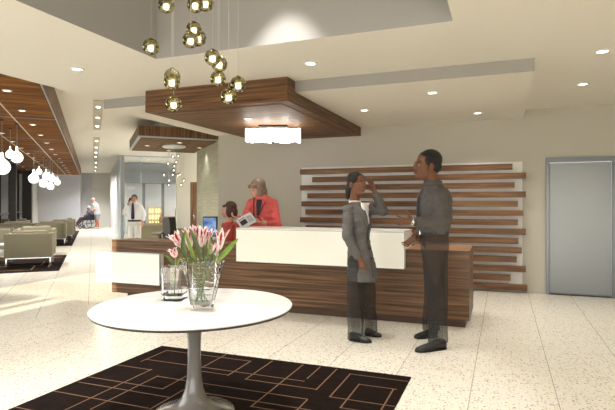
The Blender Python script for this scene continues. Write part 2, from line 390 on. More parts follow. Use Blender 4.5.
# ---------------- downlights
rimm = mat('white_trim', (235, 232, 224), .5)
def downlight(loc, label, group, r=.05, power=0, size=110, rot=0, glow=lampm, **kw):
    t = thing('recessed_downlight', label, 'ceiling light', loc, rot, group)
    q = MB(); q.lathe([(r*.82, -.002), (r*.86, -.012), (r*1.15, -.008), (r*1.2, 0), (r*.82, 0)], seg=20, cap=False); q.build('trim_ring', rimm, t)
    q = MB(); q.lathe([(r*.0, -.006), (r*.83, -.004), (r*.83, -.001), (0, -.001)], seg=20, cap=False); q.build('lens', glow, t)
    if power: spot('downlight_beam', V3(loc)-V3((0, 0, .03)), power, size, rad=.05, **kw)
    return t
DL = [(77.4, 68.8, HC, 'recessed downlight in pale ceiling nearest the timber lounge ceiling', .3),
      (310.5, 63, HC, 'recessed downlight in pale ceiling between square recess and dropped panel', .5),
      (432.5, 92.4, HP, 'recessed downlight at the middle of the dropped panel, nearest its front edge', .6),
      (364.4, 110, HP, 'recessed downlight in dropped panel closest to the timber canopy', .8),
      (477.7, 112.7, HP, 'recessed downlight in dropped panel closest to its end beside the door', .8),
      (602.4, 51, HC, 'recessed downlight in pale ceiling, nearest of two before the steel door', 1.0),
      (582.8, 83.7, HC, 'recessed downlight in pale ceiling directly before the steel door', 1.0)]
PW = 80
for u, v, z, lab, s_ in DL: downlight(pz(u, v, z), lab, 'downlights in the lobby ceiling', .06, PW*s_)
# ================================================================== TIMBER CANOPIES AND HANGING LIGHTS
can_cols = [(66, 46, 30), (92, 66, 44), (112, 82, 56), (134, 102, 72)]
canm = wood('canopy_veneer', can_cols, (1.1, 16, 34), .55, .15)
cx0, cx1, cy0, cz0 = -4.38, -2.35, 5.35, 2.605
t = thing('wood_canopy', 'large brown timber canopy over the reception desk', 'ceiling canopy', (cx0, cy0, cz0))
Lx, Ly = cx1-cx0, YW-.01-cy0
b = MB(); b.box((.0, 0, 0), (Lx, Ly, HP-cz0)); b.box((0, 0, HP-cz0), (Lx, 5.58-cy0, HC-cz0-.002)); b.build('body', canm, t)
b = MB(); b.box((Lx, 0, 0), (Lx+.004, Ly, HP-cz0)); b.box((Lx, 0, HP-cz0), (Lx+.004, 5.58-cy0, HC-cz0-.002)); b.box((-.004, 0, 0), (0, Ly, HP-cz0)); b.build('side_fascia', wood('canopy_side_veneer', can_cols, (16, 1.1, 34), .42), t)
b = MB(); b.box((.12, .12, -.006), (Lx-.12, Ly-.12, 0)); b.build('soffit_panel', canm, t)
downlight(pz(248, 118.5, cz0-.007), 'recessed downlight in the timber canopy beside the crystal light', None, .055, 10)
# crystal light
t = thing('crystal_light', 'glowing white crystal pendant light under the timber canopy', 'pendant light', (-3.28, 6.95, cz0-.006), math.radians(21))
b = MB(); b.box((-.22, -.09, -.03), (.22, .09, 0), .006); b.build('ceiling_plate', darkmetal, t)
cryg = mat('crystal_glow', (255, 252, 246), .15, emit=(255, 250, 240), es=5)
for i in range(15):
    x = -.392+.056*i
    for y in (-.07, .07):
        zt = -.05-.012*random.random(); zb = -.242-.02*random.random()
        b = MB(); b.box((x-.025, y-.03, zb), (x+.025, y+.03, zt), .008); o = b.build('crystal_rod', cryg, t)
        if y < 0 and i % 3 == 1:
            q = MB(); q.box((x-.03, y-.012, zb-.014), (x+.03, y+.012, zb)); q.build('rod_cap', darkmetal, o)
b = MB()
for x in (-.3, 0, .3): b.tube([(x, 0, -.03), (x, 0, -.07)], .006)
b.box((-.43, -.012, -.08), (.43, .012, -.062)); b.build('support_bar', darkmetal, t)
for x in (-.27, 0, .27):
    q = V3((-3.28, 6.95, 0)) + V3((math.cos(math.radians(21))*x, math.sin(math.radians(21))*x, 0))
    pointl('crystal_bulb', (q.x, q.y-.22, cz0-.14), 1.6, rad=.04)
# small canopy, lounge grid
z2 = 2.75; A = pz(138.6, 137, z2); Bp = pz(130.2, 150.3, z2)
sw, sl = f0-.004-A.dot(F), (Bp-A).dot(E)
c2m = wood('canopy_fascia_veneer', can_cols, (22, 22, 1.0), .45)
t = thing('wood_canopy', 'small brown timber canopy hung beside the stone wall', 'ceiling canopy', (A.x, A.y, z2), AE)
b = MB(); b.box((0, 0, .03), (sw, sl, .245)); b.build('fascia', c2m, t)
b = MB(); b.box((.5, .8, .245), (sw-.5, sl-.8, HL-z2-.002)); b.build('hanger', rimm, t)
b = MB(); b.box((-.006, -.006, 0), (sw, sl+.006, .03)); b.build('metal_edge', alum, t)
s2m = wood('canopy_soffit_veneer', can_cols, (1.2, 24, 20), .6, .12)
for i in range(3):
    x0 = .04+i*(sw-.08)/3
    b = MB(); b.box((x0+.006, .04, -.012), (x0+(sw-.08)/3-.006, sl-.04, 0)); b.build('soffit_panel', s2m, t)
for u, v, lab in ((147.2, 145.6, 'recessed downlight in the small timber canopy farthest from the stone wall'), (179.6, 142.6, 'recessed downlight in small timber canopy in front of the oval plate'),
             (199.5, 147.8, 'recessed downlight in small timber canopy nearest the stone wall'), (169, 150.5, 'recessed downlight in small timber canopy behind the oval plate')):
    downlight(pz(u, v, z2-.013), lab, None, .05, 16, rot=AE)
gold = nt('gold_glass')[0]; MATS['gold_glass'] = gold
n = gold.node_tree.nodes; l = gold.node_tree.links; n.remove(n['Principled BSDF']); out = n['Material Output']
tr = n.new('ShaderNodeBsdfTransparent'); tr.inputs['Color'].default_value = lin((250, 247, 236)); gl = n.new('ShaderNodeBsdfGlossy'); gl.inputs['Roughness'].default_value = .08; gl.inputs['Color'].default_value = lin((168, 160, 122))
tcn = n.new('ShaderNodeTexCoord'); ns = n.new('ShaderNodeTexNoise'); ns.inputs['Scale'].default_value = 45; l.new(tcn.outputs['Object'], ns.inputs['Vector'])
bp = n.new('ShaderNodeBump'); bp.inputs['Strength'].default_value = 1; bp.inputs['Distance'].default_value = .01; l.new(ns.outputs['Fac'], bp.inputs['Height']); l.new(bp.outputs['Normal'], gl.inputs['Normal'])
lw = n.new('ShaderNodeLayerWeight'); lw.inputs['Blend'].default_value = .45; rr = n.new('ShaderNodeMapRange'); rr.inputs['To Min'].default_value = .2; rr.inputs['To Max'].default_value = 1; l.new(lw.outputs['Facing'], rr.inputs['Value'])
cr = n.new('ShaderNodeValToRGB'); cr.color_ramp.elements[0].position = .42; cr.color_ramp.elements[0].color = lin((52, 46, 22)); cr.color_ramp.elements[1].position = .6; cr.color_ramp.elements[1].color = lin((238, 230, 184))
l.new(ns.outputs['Fac'], cr.inputs['Fac']); l.new(cr.outputs['Color'], gl.inputs['Color'])
mx = n.new('ShaderNodeMixShader'); l.new(rr.outputs['Result'], mx.inputs[0]); l.new(tr.outputs[0], mx.inputs[1]); l.new(gl.outputs[0], mx.inputs[2]); l.new(mx.outputs[0], out.inputs['Surface'])
goldcap = mat('brass', (150, 130, 70), .25, metal=1)
cordm = mat('clear_cord', (190, 186, 176), .5)
coreg = mat('core_glow', (255, 253, 248), .5, emit=(255, 252, 246), es=3.5)
def glass_ball(c, r, top, label, group, name='glass_pendant', fine=True):
    t = thing(name, label, 'pendant light', c, 0, group)
    sg = 28 if fine else 12
    q = MB(); q.ball((0, 0, 0), r, seg=sg); q.build('glass_globe', gold, t)
    if fine:
        q = MB(); q.ball((0, 0, -.1*r), r*.82, seg=20); q.build('inner_bubble', gold, t)
    q = MB(); q.lathe([(0, -.52*r), (.26*r, -.5*r), (.35*r, -.4*r), (.36*r, .1*r), (.28*r, .15*r), (0, .16*r)], seg=16, cap=False); q.build('lamp_core', coreg, t)
    q = MB(); q.lathe([(0, .62*r), (.26*r, .6*r), (.3*r, .95*r), (.14*r, 1.12*r), (0, 1.12*r)], seg=14, cap=False); q.build('cap', goldcap, t)
    q = MB(); q.tube([(0, 0, 1.1*r), (0, 0, top-c[2])], .0011 if fine else .002, 6); q.build('cord', cordm, t)
    return t
PB = [(166.2, 5.4, 3.1, 1, 'glass ball pendant with glowing core, far end of the topmost row'), (195.2, 4.8, 3.15, 1, 'glass ball pendant overlapping its neighbour in the topmost row'),
      (205.4, 3.2, 3.45, 1, 'glass ball pendant half hidden at the end of the topmost row'), (193.8, 29.5, 3.25, .95, 'glass ball pendant at the top of the tight trio'),
      (198.2, 38.2, 3.6, 1, 'glass ball pendant at the back of the tight trio'), (190.6, 40.3, 3.1, 1, 'glass ball pendant at the front of the tight trio'),
      (150.9, 47, 3.1, 1, 'lone glass ball pendant farthest from the stone wall side of its cluster'), (212.6, 57.7, 3.1, 1, 'glass ball pendant at the top of the diagonal pair'),
      (219.3, 63.9, 3.5, 1, 'glass ball pendant tucked behind the diagonal pair'), (218, 78.7, 3.15, .97, 'glass ball pendant just below the diagonal pair'),
      (238.1, 84.6, 3.2, 1, 'glass ball pendant nearest the crystal light'), (228.7, 96.6, 3.0, 1, 'glass ball pendant hanging before the timber canopy, second lowest of all'),
      (172.3, 76.8, 3.7, 1, 'glass ball pendant hidden mostly behind another at the canopy corner'), (171.8, 82, 3.1, 1, 'glass ball pendant covering another near the canopy corner'),
      (173.7, 104, 3.2, 1, 'lowest glass ball pendant of the big cluster')]
for u, v, tt, s_, lab in PB:
    c = pt(u, v, tt); glass_ball(c, 8.1*tt/500*s_, HR, lab, 'big glass ball pendants over the round table')
SB = [(172.8, 156.3), (178.4, 155.8), (168.1, 163.4), (176.3, 162), (174.3, 165.7), (173.7, 170.1), (164, 174.5), (172.8, 174.5), (177.8, 175.4), (179.8, 174.4), (183.7, 180.3), (181.3, 184.7), (169, 180.3), (168.7, 184.7)]
SL = ['top of the far cluster', 'second from top of the far cluster', 'single small ball near the top on the far side', 'upper ball of a close pair', 'lower ball of a close pair', 'middle of the far cluster', 'outermost ball toward the man on the phone',
      'beside the middle of the lowest tier', 'front ball of a touching pair', 'rear ball of a touching pair', 'outermost ball toward the stone wall', 'low ball toward the stone wall', 'upper of two stacked low balls', 'lowest of two stacked balls']
pc = pz(174, 146.5, z2-.012)
for i, (u, v) in enumerate(SB):
    tt = 11.6+random.uniform(-.25, .35); c = pt(u, v, tt); glass_ball(c, .042, z2-.01, 'small glass ball pendant, '+SL[i], 'small glass ball pendants under the small canopy', fine=False)
q = MB(); q.lathe([(0, -.02), (.3, -.02), (.31, 0), (0, 0)], seg=32, cap=False); o = q.build('ceiling_plate', mat('pale_plate', (196, 210, 212), .3), loc=(pc.x, pc.y, z2-.012)); o.scale = (.85, 1.25, 1); o.rotation_euler = (0, 0, AE)
tag(o, 'pale oval plate on the underside of the small canopy', 'ceiling plate')

# ---------------- lounge timber ceiling
zL = 2.95; fL = -.575; eL0, eL1 = 7.09, 29.4
lm = wood('lounge_veneer', [(76, 43, 15), (104, 63, 24), (128, 83, 36), (150, 104, 52)], (.9, 9, 9), .7, .08)
t = thing('wood_canopy', 'long brown timber ceiling raft above the lounge seating', 'ceiling canopy', W(eL0, fL, zL), AE)
b = MB(); b.box((-.03, 0, 0), (.0, eL1-eL0, HL-zL)); b.build('fascia', wood('lounge_fascia', [(74, 48, 28), (96, 65, 40), (112, 78, 50), (128, 92, 60)], (9, 1, 14)), t)
b = MB(); b.box((-.05, 0, -.012), (-.03, eL1-eL0, .02)); b.build('metal_edge', alum, t)
j1 = pz(20, 125, zL).dot(F)-fL; j2 = pz(13, 144, zL).dot(F)-fL
cols = [(j1, -.05), (j2, j1), (j2-1.2, j2)]; ne = 7; de = (eL1-eL0)/ne
for x0, x1 in cols:
    for i in range(ne):
        b = MB(); b.box((x0+.014, i*de+.03, 0), (x1-.014, (i+1)*de-.03, .03)); b.build('ceiling_board', lm, t)
b = MB()
for i in range(1, ne): b.box((j2-1.2, i*de-.029, -.002), (-.05, i*de+.029, .02))
b.build('blue_joint', mat('blue_grey_strip', (84, 108, 126), .4, metal=.2), t)
b = MB(); b.box((j2-1.2, 0, .022), (-.05, eL1-eL0, .06)); b.build('backing', mat('slot_blue_grey', (60, 72, 82), .5), t)
b = MB()
for q in (j1, j2): b.box((q-.012, 0, -.004), (q+.012, eL1-eL0, .012))
b.build('light_joint', mat('pale_strip', (206, 196, 176), .4), t)
for i in range(ne):
    for h_ in (.25, .75):
        for j, f_ in enumerate((-.5, -1.25, -2.1)):
            e_ = eL0+(i+h_)*de
            if e_ > 7.2: downlight(W(e_, fL+f_, zL), 'recessed downlight in the long timber lounge ceiling', 'downlights in the lounge timber ceiling', .052, (600 if i == 2 else 190) if (j == 1 and i > 0 and h_ < .5) else 0, 130, AE)
# slot downlights of the corridor
sd = mat('slot_dark', (150, 140, 110), .6)
k = 0
for u, v0, v1, nn, lab in ((98.6, 100, 129.5, 3, 'ceiling slot with three lamps, nearest of three over the corridor'), (96.8, 137, 158.5, 4, 'ceiling slot with four lamps, middle of three over the corridor'), (96.2, 160, 172, 3, 'added ceiling slot with three lamps, farthest of three over the corridor')):  # the farthest slot is added to brighten the end wall
    a_, b_ = pz(u, v0, HL), pz(u-.5, v1, HL); e_a, e_b = a_.dot(E), b_.dot(E); f_ = a_.dot(F)
    t = thing('slot_light', lab, 'ceiling light', W(e_a, f_, HL), AE)
    q = MB(); q.box((-.09, 0, -.012), (.09, e_b-e_a, -.001)); q.build('slot_housing', mat('slot_grey', (176, 170, 150), .6), t)
    for i in range(nn):
        y = (i+.5)*(e_b-e_a)/nn; q = MB(); q.ball((0, y, -.014), (.04, .045, .012), seg=14); q.build('lens', lampm, t)
        spot('corridor_beam', W(e_a+y, f_, HL-.08), 75 if v1 < 160 else 480, 130, rad=.06)
# bulb pendants of the lounge
GB = [(2, 167, 9.2, 8.3, 'big white bulb pendant nearest the lounge front'), (10.2, 154.5, 10.2, 4.6, 'white bulb pendant partly behind another, lounge front'), (17, 157.5, 9.6, 6, 'white bulb pendant overlapping one behind it, lounge front'),
      (33.7, 178.6, 15.5, 5.2, 'largest white bulb pendant of the far lounge cluster'), (39, 171.7, 18, 3.1, 'high white bulb pendant of the far lounge cluster'), (43.5, 183.4, 16, 4.3, 'white bulb pendant hanging low in the middle of the far cluster'),
      (46, 175.6, 17, 3.6, 'white bulb pendant in the chained row of the far cluster, first'), (49, 177.5, 18, 3.2, 'white bulb pendant in the chained row of the far cluster, second'), (52.5, 179, 17.5, 3.4, 'white bulb pendant in the chained row of the far cluster, third'),
      (50.5, 186.4, 16, 3.6, 'lowest white bulb pendant of the far lounge cluster'), (57.4, 182.4, 17, 3.1, 'white bulb pendant nearest the corridor in the far cluster')]
opal = mat('opal_glass', (255, 253, 248), .3, emit=(255, 252, 244), es=1.6)
for u, v, tt, rp, lab in GB:
    c = pt(u, v, tt); r = .93*rp*tt/500
    t = thing('bulb_pendant', lab, 'pendant light', c, 0, 'white bulb pendants in the lounge')
    q = MB(); q.lathe([(0, -.98*r), (.4*r, -.92*r), (.75*r, -.66*r), (.97*r, -.25*r), (1.0*r, .08*r), (.86*r, .5*r), (.58*r, .83*r), (.3*r, 1.08*r), (.17*r, 1.3*r), (.15*r, 1.9*r), (0, 1.92*r)], seg=24, cap=False); q.build('glass_bulb', opal, t)
    q = MB(); q.tube([(0, 0, 1.9*r), (0, 0, zL-c.z)], .003, 6); q.build('cord', cordm, t)
    q = MB(); q.lathe([(0, -.02), (.03, -.02), (.033, 0), (0, 0)], (0, 0, zL-c.z), 14, cap=False); q.build('ceiling_cup', darkmetal, t)
# ================================================================== SLAT WALL
slm = wood('slat_walnut', [(72, 48, 29), (102, 71, 44), (124, 90, 58), (146, 110, 73)], (1.3, 26, 26), .38)
backm = mat('white_backing', (226, 225, 220), .6)
t = thing('slat_wall', 'wall feature of staggered brown timber slats on a white backing', 'wall slats', (-3.47, YW, 0))
b = MB(); b.box((0, -.03, .02), (3.47+.285, -.001, 2.07), .004); b.build('backing_panel', backm, t)
RU = [512.6, 525.9, 514.7, 525.9, 518, 523.3, 518, 525.9, 518.4, 522, 516.7, 525.9, 510.6, 527.4]
LU = [299.8, 312, 299.8, 307.2, 301.3, 305.2, 299.8, 305.6, 302, 308, 300, 304, 301, 306]
ys = YW-.12
for i in range(14):
    z = 1.989-.1462*i; xr = pY(RU[i], 200, ys).x+3.47; xl = pY(LU[i], 200, ys).x+3.47
    b = MB(); b.box((xl, -.12, z-.046), (xr, -.028, z+.046), .003); b.build('slat', slm, t)

# ================================================================== RECEPTION DESK
dcols = [(58, 42, 29), (86, 63, 43), (108, 81, 57), (134, 104, 74)]
dm = wood('desk_veneer', dcols, (.9, 14, 36), .38); dtop = wood('desk_top_veneer', [(110, 78, 54), (140, 100, 70), (160, 118, 84), (178, 136, 100)], (1.2, 26, 10), .35)
dx0, dx1, dy = -5.425, -.352, 5.875
t = thing('reception_desk', 'long banded timber reception desk with white glass counters', 'reception desk', (dx0, dy, 0))
L = dx1-dx0
b = MB(); b.box((0, 0, .09), (L-.72, .40, .868)); b.box((L-.72, 0, .09), (L, .84, .868)); b.build('front_panel', dm, t)
b = MB(); b.box((.003, .003, .868), (L-.72, .397, .872)); b.box((L-.72, .003, .868), (L-.003, .837, .872)); b.build('top', dtop, t)
b = MB(); b.box((.25, .05, 0), (L-.05, .36, .09)); b.box((L-.68, .3, 0), (L-.06, .78, .09)); b.build('toe_kick', mat('toe_brown', (74, 52, 36), .6), t)
b = MB(); b.box((.02, .4, .70), (L-.72, .70, .735)); b.box((.02, .6, 0), (.06, .68, .7)); b.box((2.4, .62, 0), (2.44, .68, .7)); b.build('worktop', dtop, t)
cg = mat('cream_glass', (249, 246, 232), .12, spec=.6, coat=.3); cw = mat('counter_white', (238, 236, 226), .3)
edge = mat('glass_edge', (120, 132, 128), .15, spec=.7)
# raised counter
x0, x1 = -3.26-dx0, -1.06-dx0
b = MB(); b.box((x0+.004, -.09, .655), (x1-.004, -.002, 1.07)); b.box((x0+.004, -.002, .873), (x1-.004, .42, 1.07)); o = b.build('raised_counter', cw, t)
b = MB(); b.box((x0, -.105, .65), (x1, -.091, 1.068)); b.build('glass_front', cg, o)
b = MB(); b.box((x0-.002, -.1, 1.071), (x1+.002, .43, 1.087), .003); b.build('top_slab', white_gloss, o)
b = MB(); b.box((x0, -.104, 1.0685), (x1, -.09, 1.0705)); b.build('shadow_gap', darkmetal, o)
b = MB(); b.box((x0-.004, -.106, .65), (x0, -.088, 1.068)); b.box((x1, -.106, .65), (x1+.004, -.088, 1.068)); b.box((x0, -.106, .646), (x1, -.09, .65)); b.build('glass_edge', edge, o)
# low counter
x0, x1 = -5.62-dx0, -4.486-dx0
b = MB(); b.box((x0+.004, -.09, .262), (x1-.004, -.002, .685)); o = b.build('low_counter', cw, t)
b = MB(); b.box((x0, -.105, .257), (x1, -.091, .685)); b.build('glass_front', cg, o)
b = MB(); b.box((x0-.002, -.106, .686), (x1+.002, -.002, .70), .003); k_ = b; b = MB(); b.box((x0-.005, -.106, .257), (x0, -.088, .685)); b.box((x1, -.106, .257), (x1+.005, -.088, .685)); b.box((x0, -.106, .252), (x1, -.09, .257)); b.build('glass_edge', edge, o); b = k_; b.build('top_slab', mat('glass_top', (206, 214, 206), .1, spec=.6), o)

# monitor
blk = mat('black_plastic', (16, 16, 17), .4)
m, n, l, p = nt('monitor_picture'); tc = n.new('ShaderNodeTexCoord'); ns = n.new('ShaderNodeTexNoise'); ns.inputs['Scale'].default_value = 7; l.new(tc.outputs['Object'], ns.inputs['Vector'])
cr = n.new('ShaderNodeValToRGB'); cr.color_ramp.elements[0].position = .38; cr.color_ramp.elements[0].color = lin((40, 78, 150)); cr.color_ramp.elements[1].position = .66; cr.color_ramp.elements[1].color = lin((150, 190, 240))
l.new(ns.outputs['Fac'], cr.inputs['Fac']); l.new(cr.outputs['Color'], p.inputs['Emission Color']); p.inputs['Emission Strength'].default_value = .75; p.inputs['Base Color'].default_value = (0, 0, 0, 1)
mp_ = pY(210.3, 216.5, 6.42)
t = thing('computer_monitor', 'black computer monitor with a blue screen on the desk', 'monitor', (mp_.x, mp_.y, .735), math.radians(6))
ht = mp_.z-.735
b = MB(); b.box((-.115, -.018, ht-.30), (.115, .018, ht), .008); o = b.build('housing', blk, t)
b = MB(); b.box((-.1, -.0195, ht-.28), (.1, -.018, ht-.018)); b.build('screen', m, t)
b = MB(); b.tube([(0, .03, .01), (0, .03, ht-.12)], .018); b.build('neck', blk, t)
b = MB(); b.lathe([(0, 0), (.1, 0), (.1, .008), (.03, .016), (0, .016)], (0, .03, 0), 24, cap=False); b.build('base', blk, t)

# black office chair seen from the side
oc = pt(166.6, 240, 8.9)
t = thing('office_chair', 'black high-backed office chair behind the low counter', 'office chair', (oc.x, oc.y, 0), YAW)
cb_ = mat('black_mesh', (12, 12, 13), .7)
b = MB(); b.box((-.28, -.22, .54), (.1, .22, .63), .04); b.build('seat', cb_, t)
b = MB(); b.rings([[V3((x+dx, y, z)) for dx, y in ((-w/2, -.2), (w/2, -.2), (w/2, .2), (-w/2, .2))] for x, z, w in ((.04, .62, .09), (.05, .8, .12), (.055, .95, .13), (.045, 1.1, .125), (.04, 1.16, .1))], smooth=False); b.build('backrest', cb_, t)
for y in (-.25, .25):
    b = MB(); b.tube([(.0, y, .6), (-.05, y, .86), (-.08, y, .88)], .025); b.box((-.17, y-.03, .875), (.0, y+.03, .91), .012); b.build('armrest', blk, t)
b = MB(); b.tube([(-.1, 0, .07), (-.1, 0, .54)], .03); b.build('stem', darkmetal, t)
for k in range(5):
    a = 2*PI*k/5; b = MB(); b.tube([(-.1, 0, .1), (-.1+.28*math.cos(a), .28*math.sin(a), .065)], [.025, .016]); o = b.build('foot_bar', blk, t)
    b = MB(); b.ball((-.1+.28*math.cos(a), .28*math.sin(a), .03), .03, seg=10); b.build('caster', blk, o)

# ================================================================== RUG UNDER THE TABLE
rx, ry = -3.118, 4.05; rw, rl = 2.43, 3.3
m, n, l, p = nt('rug_pile'); tc = n.new('ShaderNodeTexCoord'); ns = n.new('ShaderNodeTexNoise'); ns.inputs['Scale'].default_value = 40; ns.inputs['Detail'].default_value = 6
mp = n.new('ShaderNodeMapping'); mp.inputs['Scale'].default_value = (.25, 2, 1); l.new(tc.outputs['Object'], mp.inputs['Vector']); l.new(mp.outputs['Vector'], ns.inputs['Vector'])
cr = n.new('ShaderNodeValToRGB'); cr.color_ramp.elements[0].position = .3; cr.color_ramp.elements[0].color = lin((13, 7, 4)); cr.color_ramp.elements[1].position = .75; cr.color_ramp.elements[1].color = lin((32, 18, 11))
l.new(ns.outputs['Fac'], cr.inputs['Fac']); l.new(cr.outputs['Color'], p.inputs['Base Color']); p.inputs['Roughness'].default_value = .95; p.inputs['Specular IOR Level'].default_value = .1
bp = n.new('ShaderNodeBump'); bp.inputs['Strength'].default_value = .5; bp.inputs['Distance'].default_value = .006; l.new(ns.outputs['Fac'], bp.inputs['Height']); l.new(bp.outputs['Normal'], p.inputs['Normal'])
rugm = m; rugl = mat('rug_line', (122, 95, 74), .9, spec=.1)
SEG = [(167.7,350.2,250.6,361.3),(167.7,350.2,140.4,361.3),(140.4,361.3,307.3,378.4),(320.1,366.8,307.3,378.4),(250.6,361.3,227.6,375.3),(227.6,375.3,190,369),
 (225.9,354.5,162.6,388.7),(162.6,388.7,88.8,376.7),(158.3,375.9,90,409),(158.3,375.9,306.5,399.4),(306.5,399.4,280,428),(116,365.1,152.3,369.4),(152.3,369.4,40,421),
 (168.5,397.2,78.5,381.8),(148,408.3,53.8,390.7),(183.9,389.5,150,409),(183.9,389.5,310,410),(272.8,360.8,245.5,378.9),(303,364.8,250.6,406.6),(245.5,378.9,316.7,389.5),
 (336.3,369,316.7,389.5),(250.6,406.6,300,414),(350.5,373.8,329.5,396.7),(350.5,373.8,408.3,381.5),(329.5,396.7,396,406.5),(359.7,384,340.1,407.4),(359.7,384,396,389.5),(396,389.5,370,423),(340.1,407.4,375,413),(13.7,406.6,60,416)]
b = MB(); b.box((0, -rl, 0), (rw, 0, .011), .003); b.mi = 1
lw_ = .0055
for u0, v0, u1, v1 in SEG:
    a_, c_ = pz(u0, v0, .012), pz(u1, v1, .012); a_ = a_-V3((rx, ry, .012)); c_ = c_-V3((rx, ry, .012))
    if abs(a_.x-c_.x) > abs(a_.y-c_.y): y = (a_.y+c_.y)/2; xa, xc = sorted((a_.x, c_.x)); lo, hi = (xa-lw_, y-lw_), (xc+lw_, y+lw_)
    else: x = (a_.x+c_.x)/2; ya, yc = sorted((a_.y, c_.y)); lo, hi = (x-lw_, ya-lw_), (x+lw_, yc+lw_)
    lo = (max(lo[0], .004), max(lo[1], -rl+.01)); hi = (min(hi[0], rw-.004), min(hi[1], -.004))
    b.faces([(lo[0], lo[1], .0116), (hi[0], lo[1], .0116), (hi[0], hi[1], .0116), (lo[0], hi[1], .0116)], [(0, 1, 2, 3)])
o = b.build('area_rug', [rugm, rugl], loc=(rx, ry, .0)); tag(o, 'dark brown rug with tan line pattern under the round table', 'rug')

# ================================================================== ROUND TABLE
tcx, tcy = pt(194.3, 300, 3.33).x, pt(194.3, 300, 3.33).y
t = thing('pedestal_table', 'round white pedestal table on the dark brown rug', 'table', (tcx, tcy, .0115))
H_ = .718; R_ = .652
m, n, l, p = nt('marble_top'); tc = n.new('ShaderNodeTexCoord'); ns = n.new('ShaderNodeTexNoise'); ns.inputs['Scale'].default_value = 3.5; ns.inputs['Detail'].default_value = 7; ns.inputs['Distortion'].default_value = 1.4; l.new(tc.outputs['Object'], ns.inputs['Vector'])
cr = n.new('ShaderNodeValToRGB'); cr.color_ramp.elements[0].position = .36; cr.color_ramp.elements[0].color = lin((238, 233, 226)); cr.color_ramp.elements[1].position = .52; cr.color_ramp.elements[1].color = lin((248, 246, 241))
l.new(ns.outputs['Fac'], cr.inputs['Fac']); l.new(cr.outputs['Color'], p.inputs['Base Color']); p.inputs['Roughness'].default_value = .16; p.inputs['Specular IOR Level'].default_value = .45
b = MB(); b.lathe([(0, H_-.026), (R_*.93, H_-.026), (R_-.014, H_-.012), (R_-.001, H_-.010), (R_, H_-.003), (R_-.002, H_), (0, H_)], seg=96, cap=False); b.build('tabletop', m, t)
b = MB(); b.lathe([(R_*.9, H_-.03), (R_-.008, H_-.024), (R_-.001, H_-.0135), (R_-.012, H_-.0125), (R_*.9, H_-.0285)], seg=96, cap=False); b.build('edge_shade', mat('edge_shade_dark', (58, 52, 46), .5), t)  # dark strip stands in for the shade under the rim
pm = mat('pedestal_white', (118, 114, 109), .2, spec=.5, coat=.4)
b = MB(); b.lathe([(0, 0), (.262, 0), (.268, .006), (.262, .012), (.20, .026), (.13, .055), (.085, .10), (.062, .16), (.05, .24), (.044, .34), (.043, .44), (.047, .52), (.06, .6), (.085, .655), (.13, .688), (0, .69)], seg=64, cap=False); b.build('pedestal', pm, t)
ztop = .0115+H_

# ================================================================== VASES AND LILIES
crystal = mat('crystal_glass', (250, 252, 251), .01, trans=1, ior=1.47)
def sq(c, h, w, ang, rnd=.22):
    out = []
    for q in range(4):
        for s_ in (-1, 1):
            a = PI/2*q; x, y = w, w*(1-rnd)*s_
            out.append(V3((c[0]+x*math.cos(a+ang)-y*math.sin(a+ang), c[1]+x*math.sin(a+ang)+y*math.cos(a+ang), h)))
    return out
def vase(loc, h, w0, w1, ang, twist, label):
    t = thing('glass_vase', label, 'vase', loc, 0)
    b = MB(); N = 9
    outer = [sq((0, 0), h*i/N, w0+(w1-w0)*(i/N)**1.1, ang+twist*i/N) for i in range(N+1)]
    inner = [sq((0, 0), max(.035, h*i/N), (w0+(w1-w0)*(i/N)**1.1)-.0075, ang+twist*i/N) for i in range(N, -1, -1)]
    inner = inner[:-1]; inner[-1] = sq((0, 0), .034, w0*.8, ang)
    b.rings(outer+inner, smooth=False); b.build('vase_body', crystal, t)
    return t
va = pz(202.5, 308.5, ztop); vb = pz(174.5, 299.5, ztop)
vase(va, .315, .068, .122, .5, .35, 'taller flared clear glass vase full of lilies')
vase(vb, .232, .071, .078, .28, .0, 'shorter square clear glass vase with one small lily')
pet_w = mat('petal_white', (246, 228, 226), .45, sheen=.2); pet_r = mat('petal_red', (168, 24, 52), .45); pet_p = mat('petal_pink', (232, 178, 184), .45)
leafm = mat('lily_leaf', (98, 124, 34), .4, var=.35, vscale=30); leafd = mat('lily_leaf_dark', (58, 82, 22), .4, var=.3, vscale=30); stemm = mat('lily_stem', (104, 134, 48), .45)
pol = mat('stamen_yellow', (232, 214, 110), .6)
def petal(b, o, d, side, ln, wd, flare, seed):
    """strip petal from o along d, opening toward side; centre column red"""
    rnd = random.Random(seed); d = d.normalized(); across = d.cross(side).normalized(); rows = 9; vs = []
    for i in range(rows+1):
        s_ = i/rows; c = o + d*(ln*s_) + side*(.010*math.sin(min(1, s_*2.2)*PI/2) + flare*s_**2.6)
        w = wd*math.sin(PI*min(.985, .10+.88*s_))**.75
        for j, q in enumerate((-1, -.7, -.34, .34, .7, 1)):
            vs.append(c + across*(w*q) - side*(.28*w*(1-q*q)) + side*(.0015*rnd.uniform(-1, 1)))
    for i in range(rows):
        for j in range(5):
            b.mi = 1 if (j == 2 and 1 < i < rows-1) else (2 if j in (1, 3) and i % 2 == 0 and i > 2 else 0)
            k = i*6+j; q = [vs[k], vs[k+1], vs[k+7], vs[k+6]]
            b.faces(q, [(0, 1, 2, 3)], True)
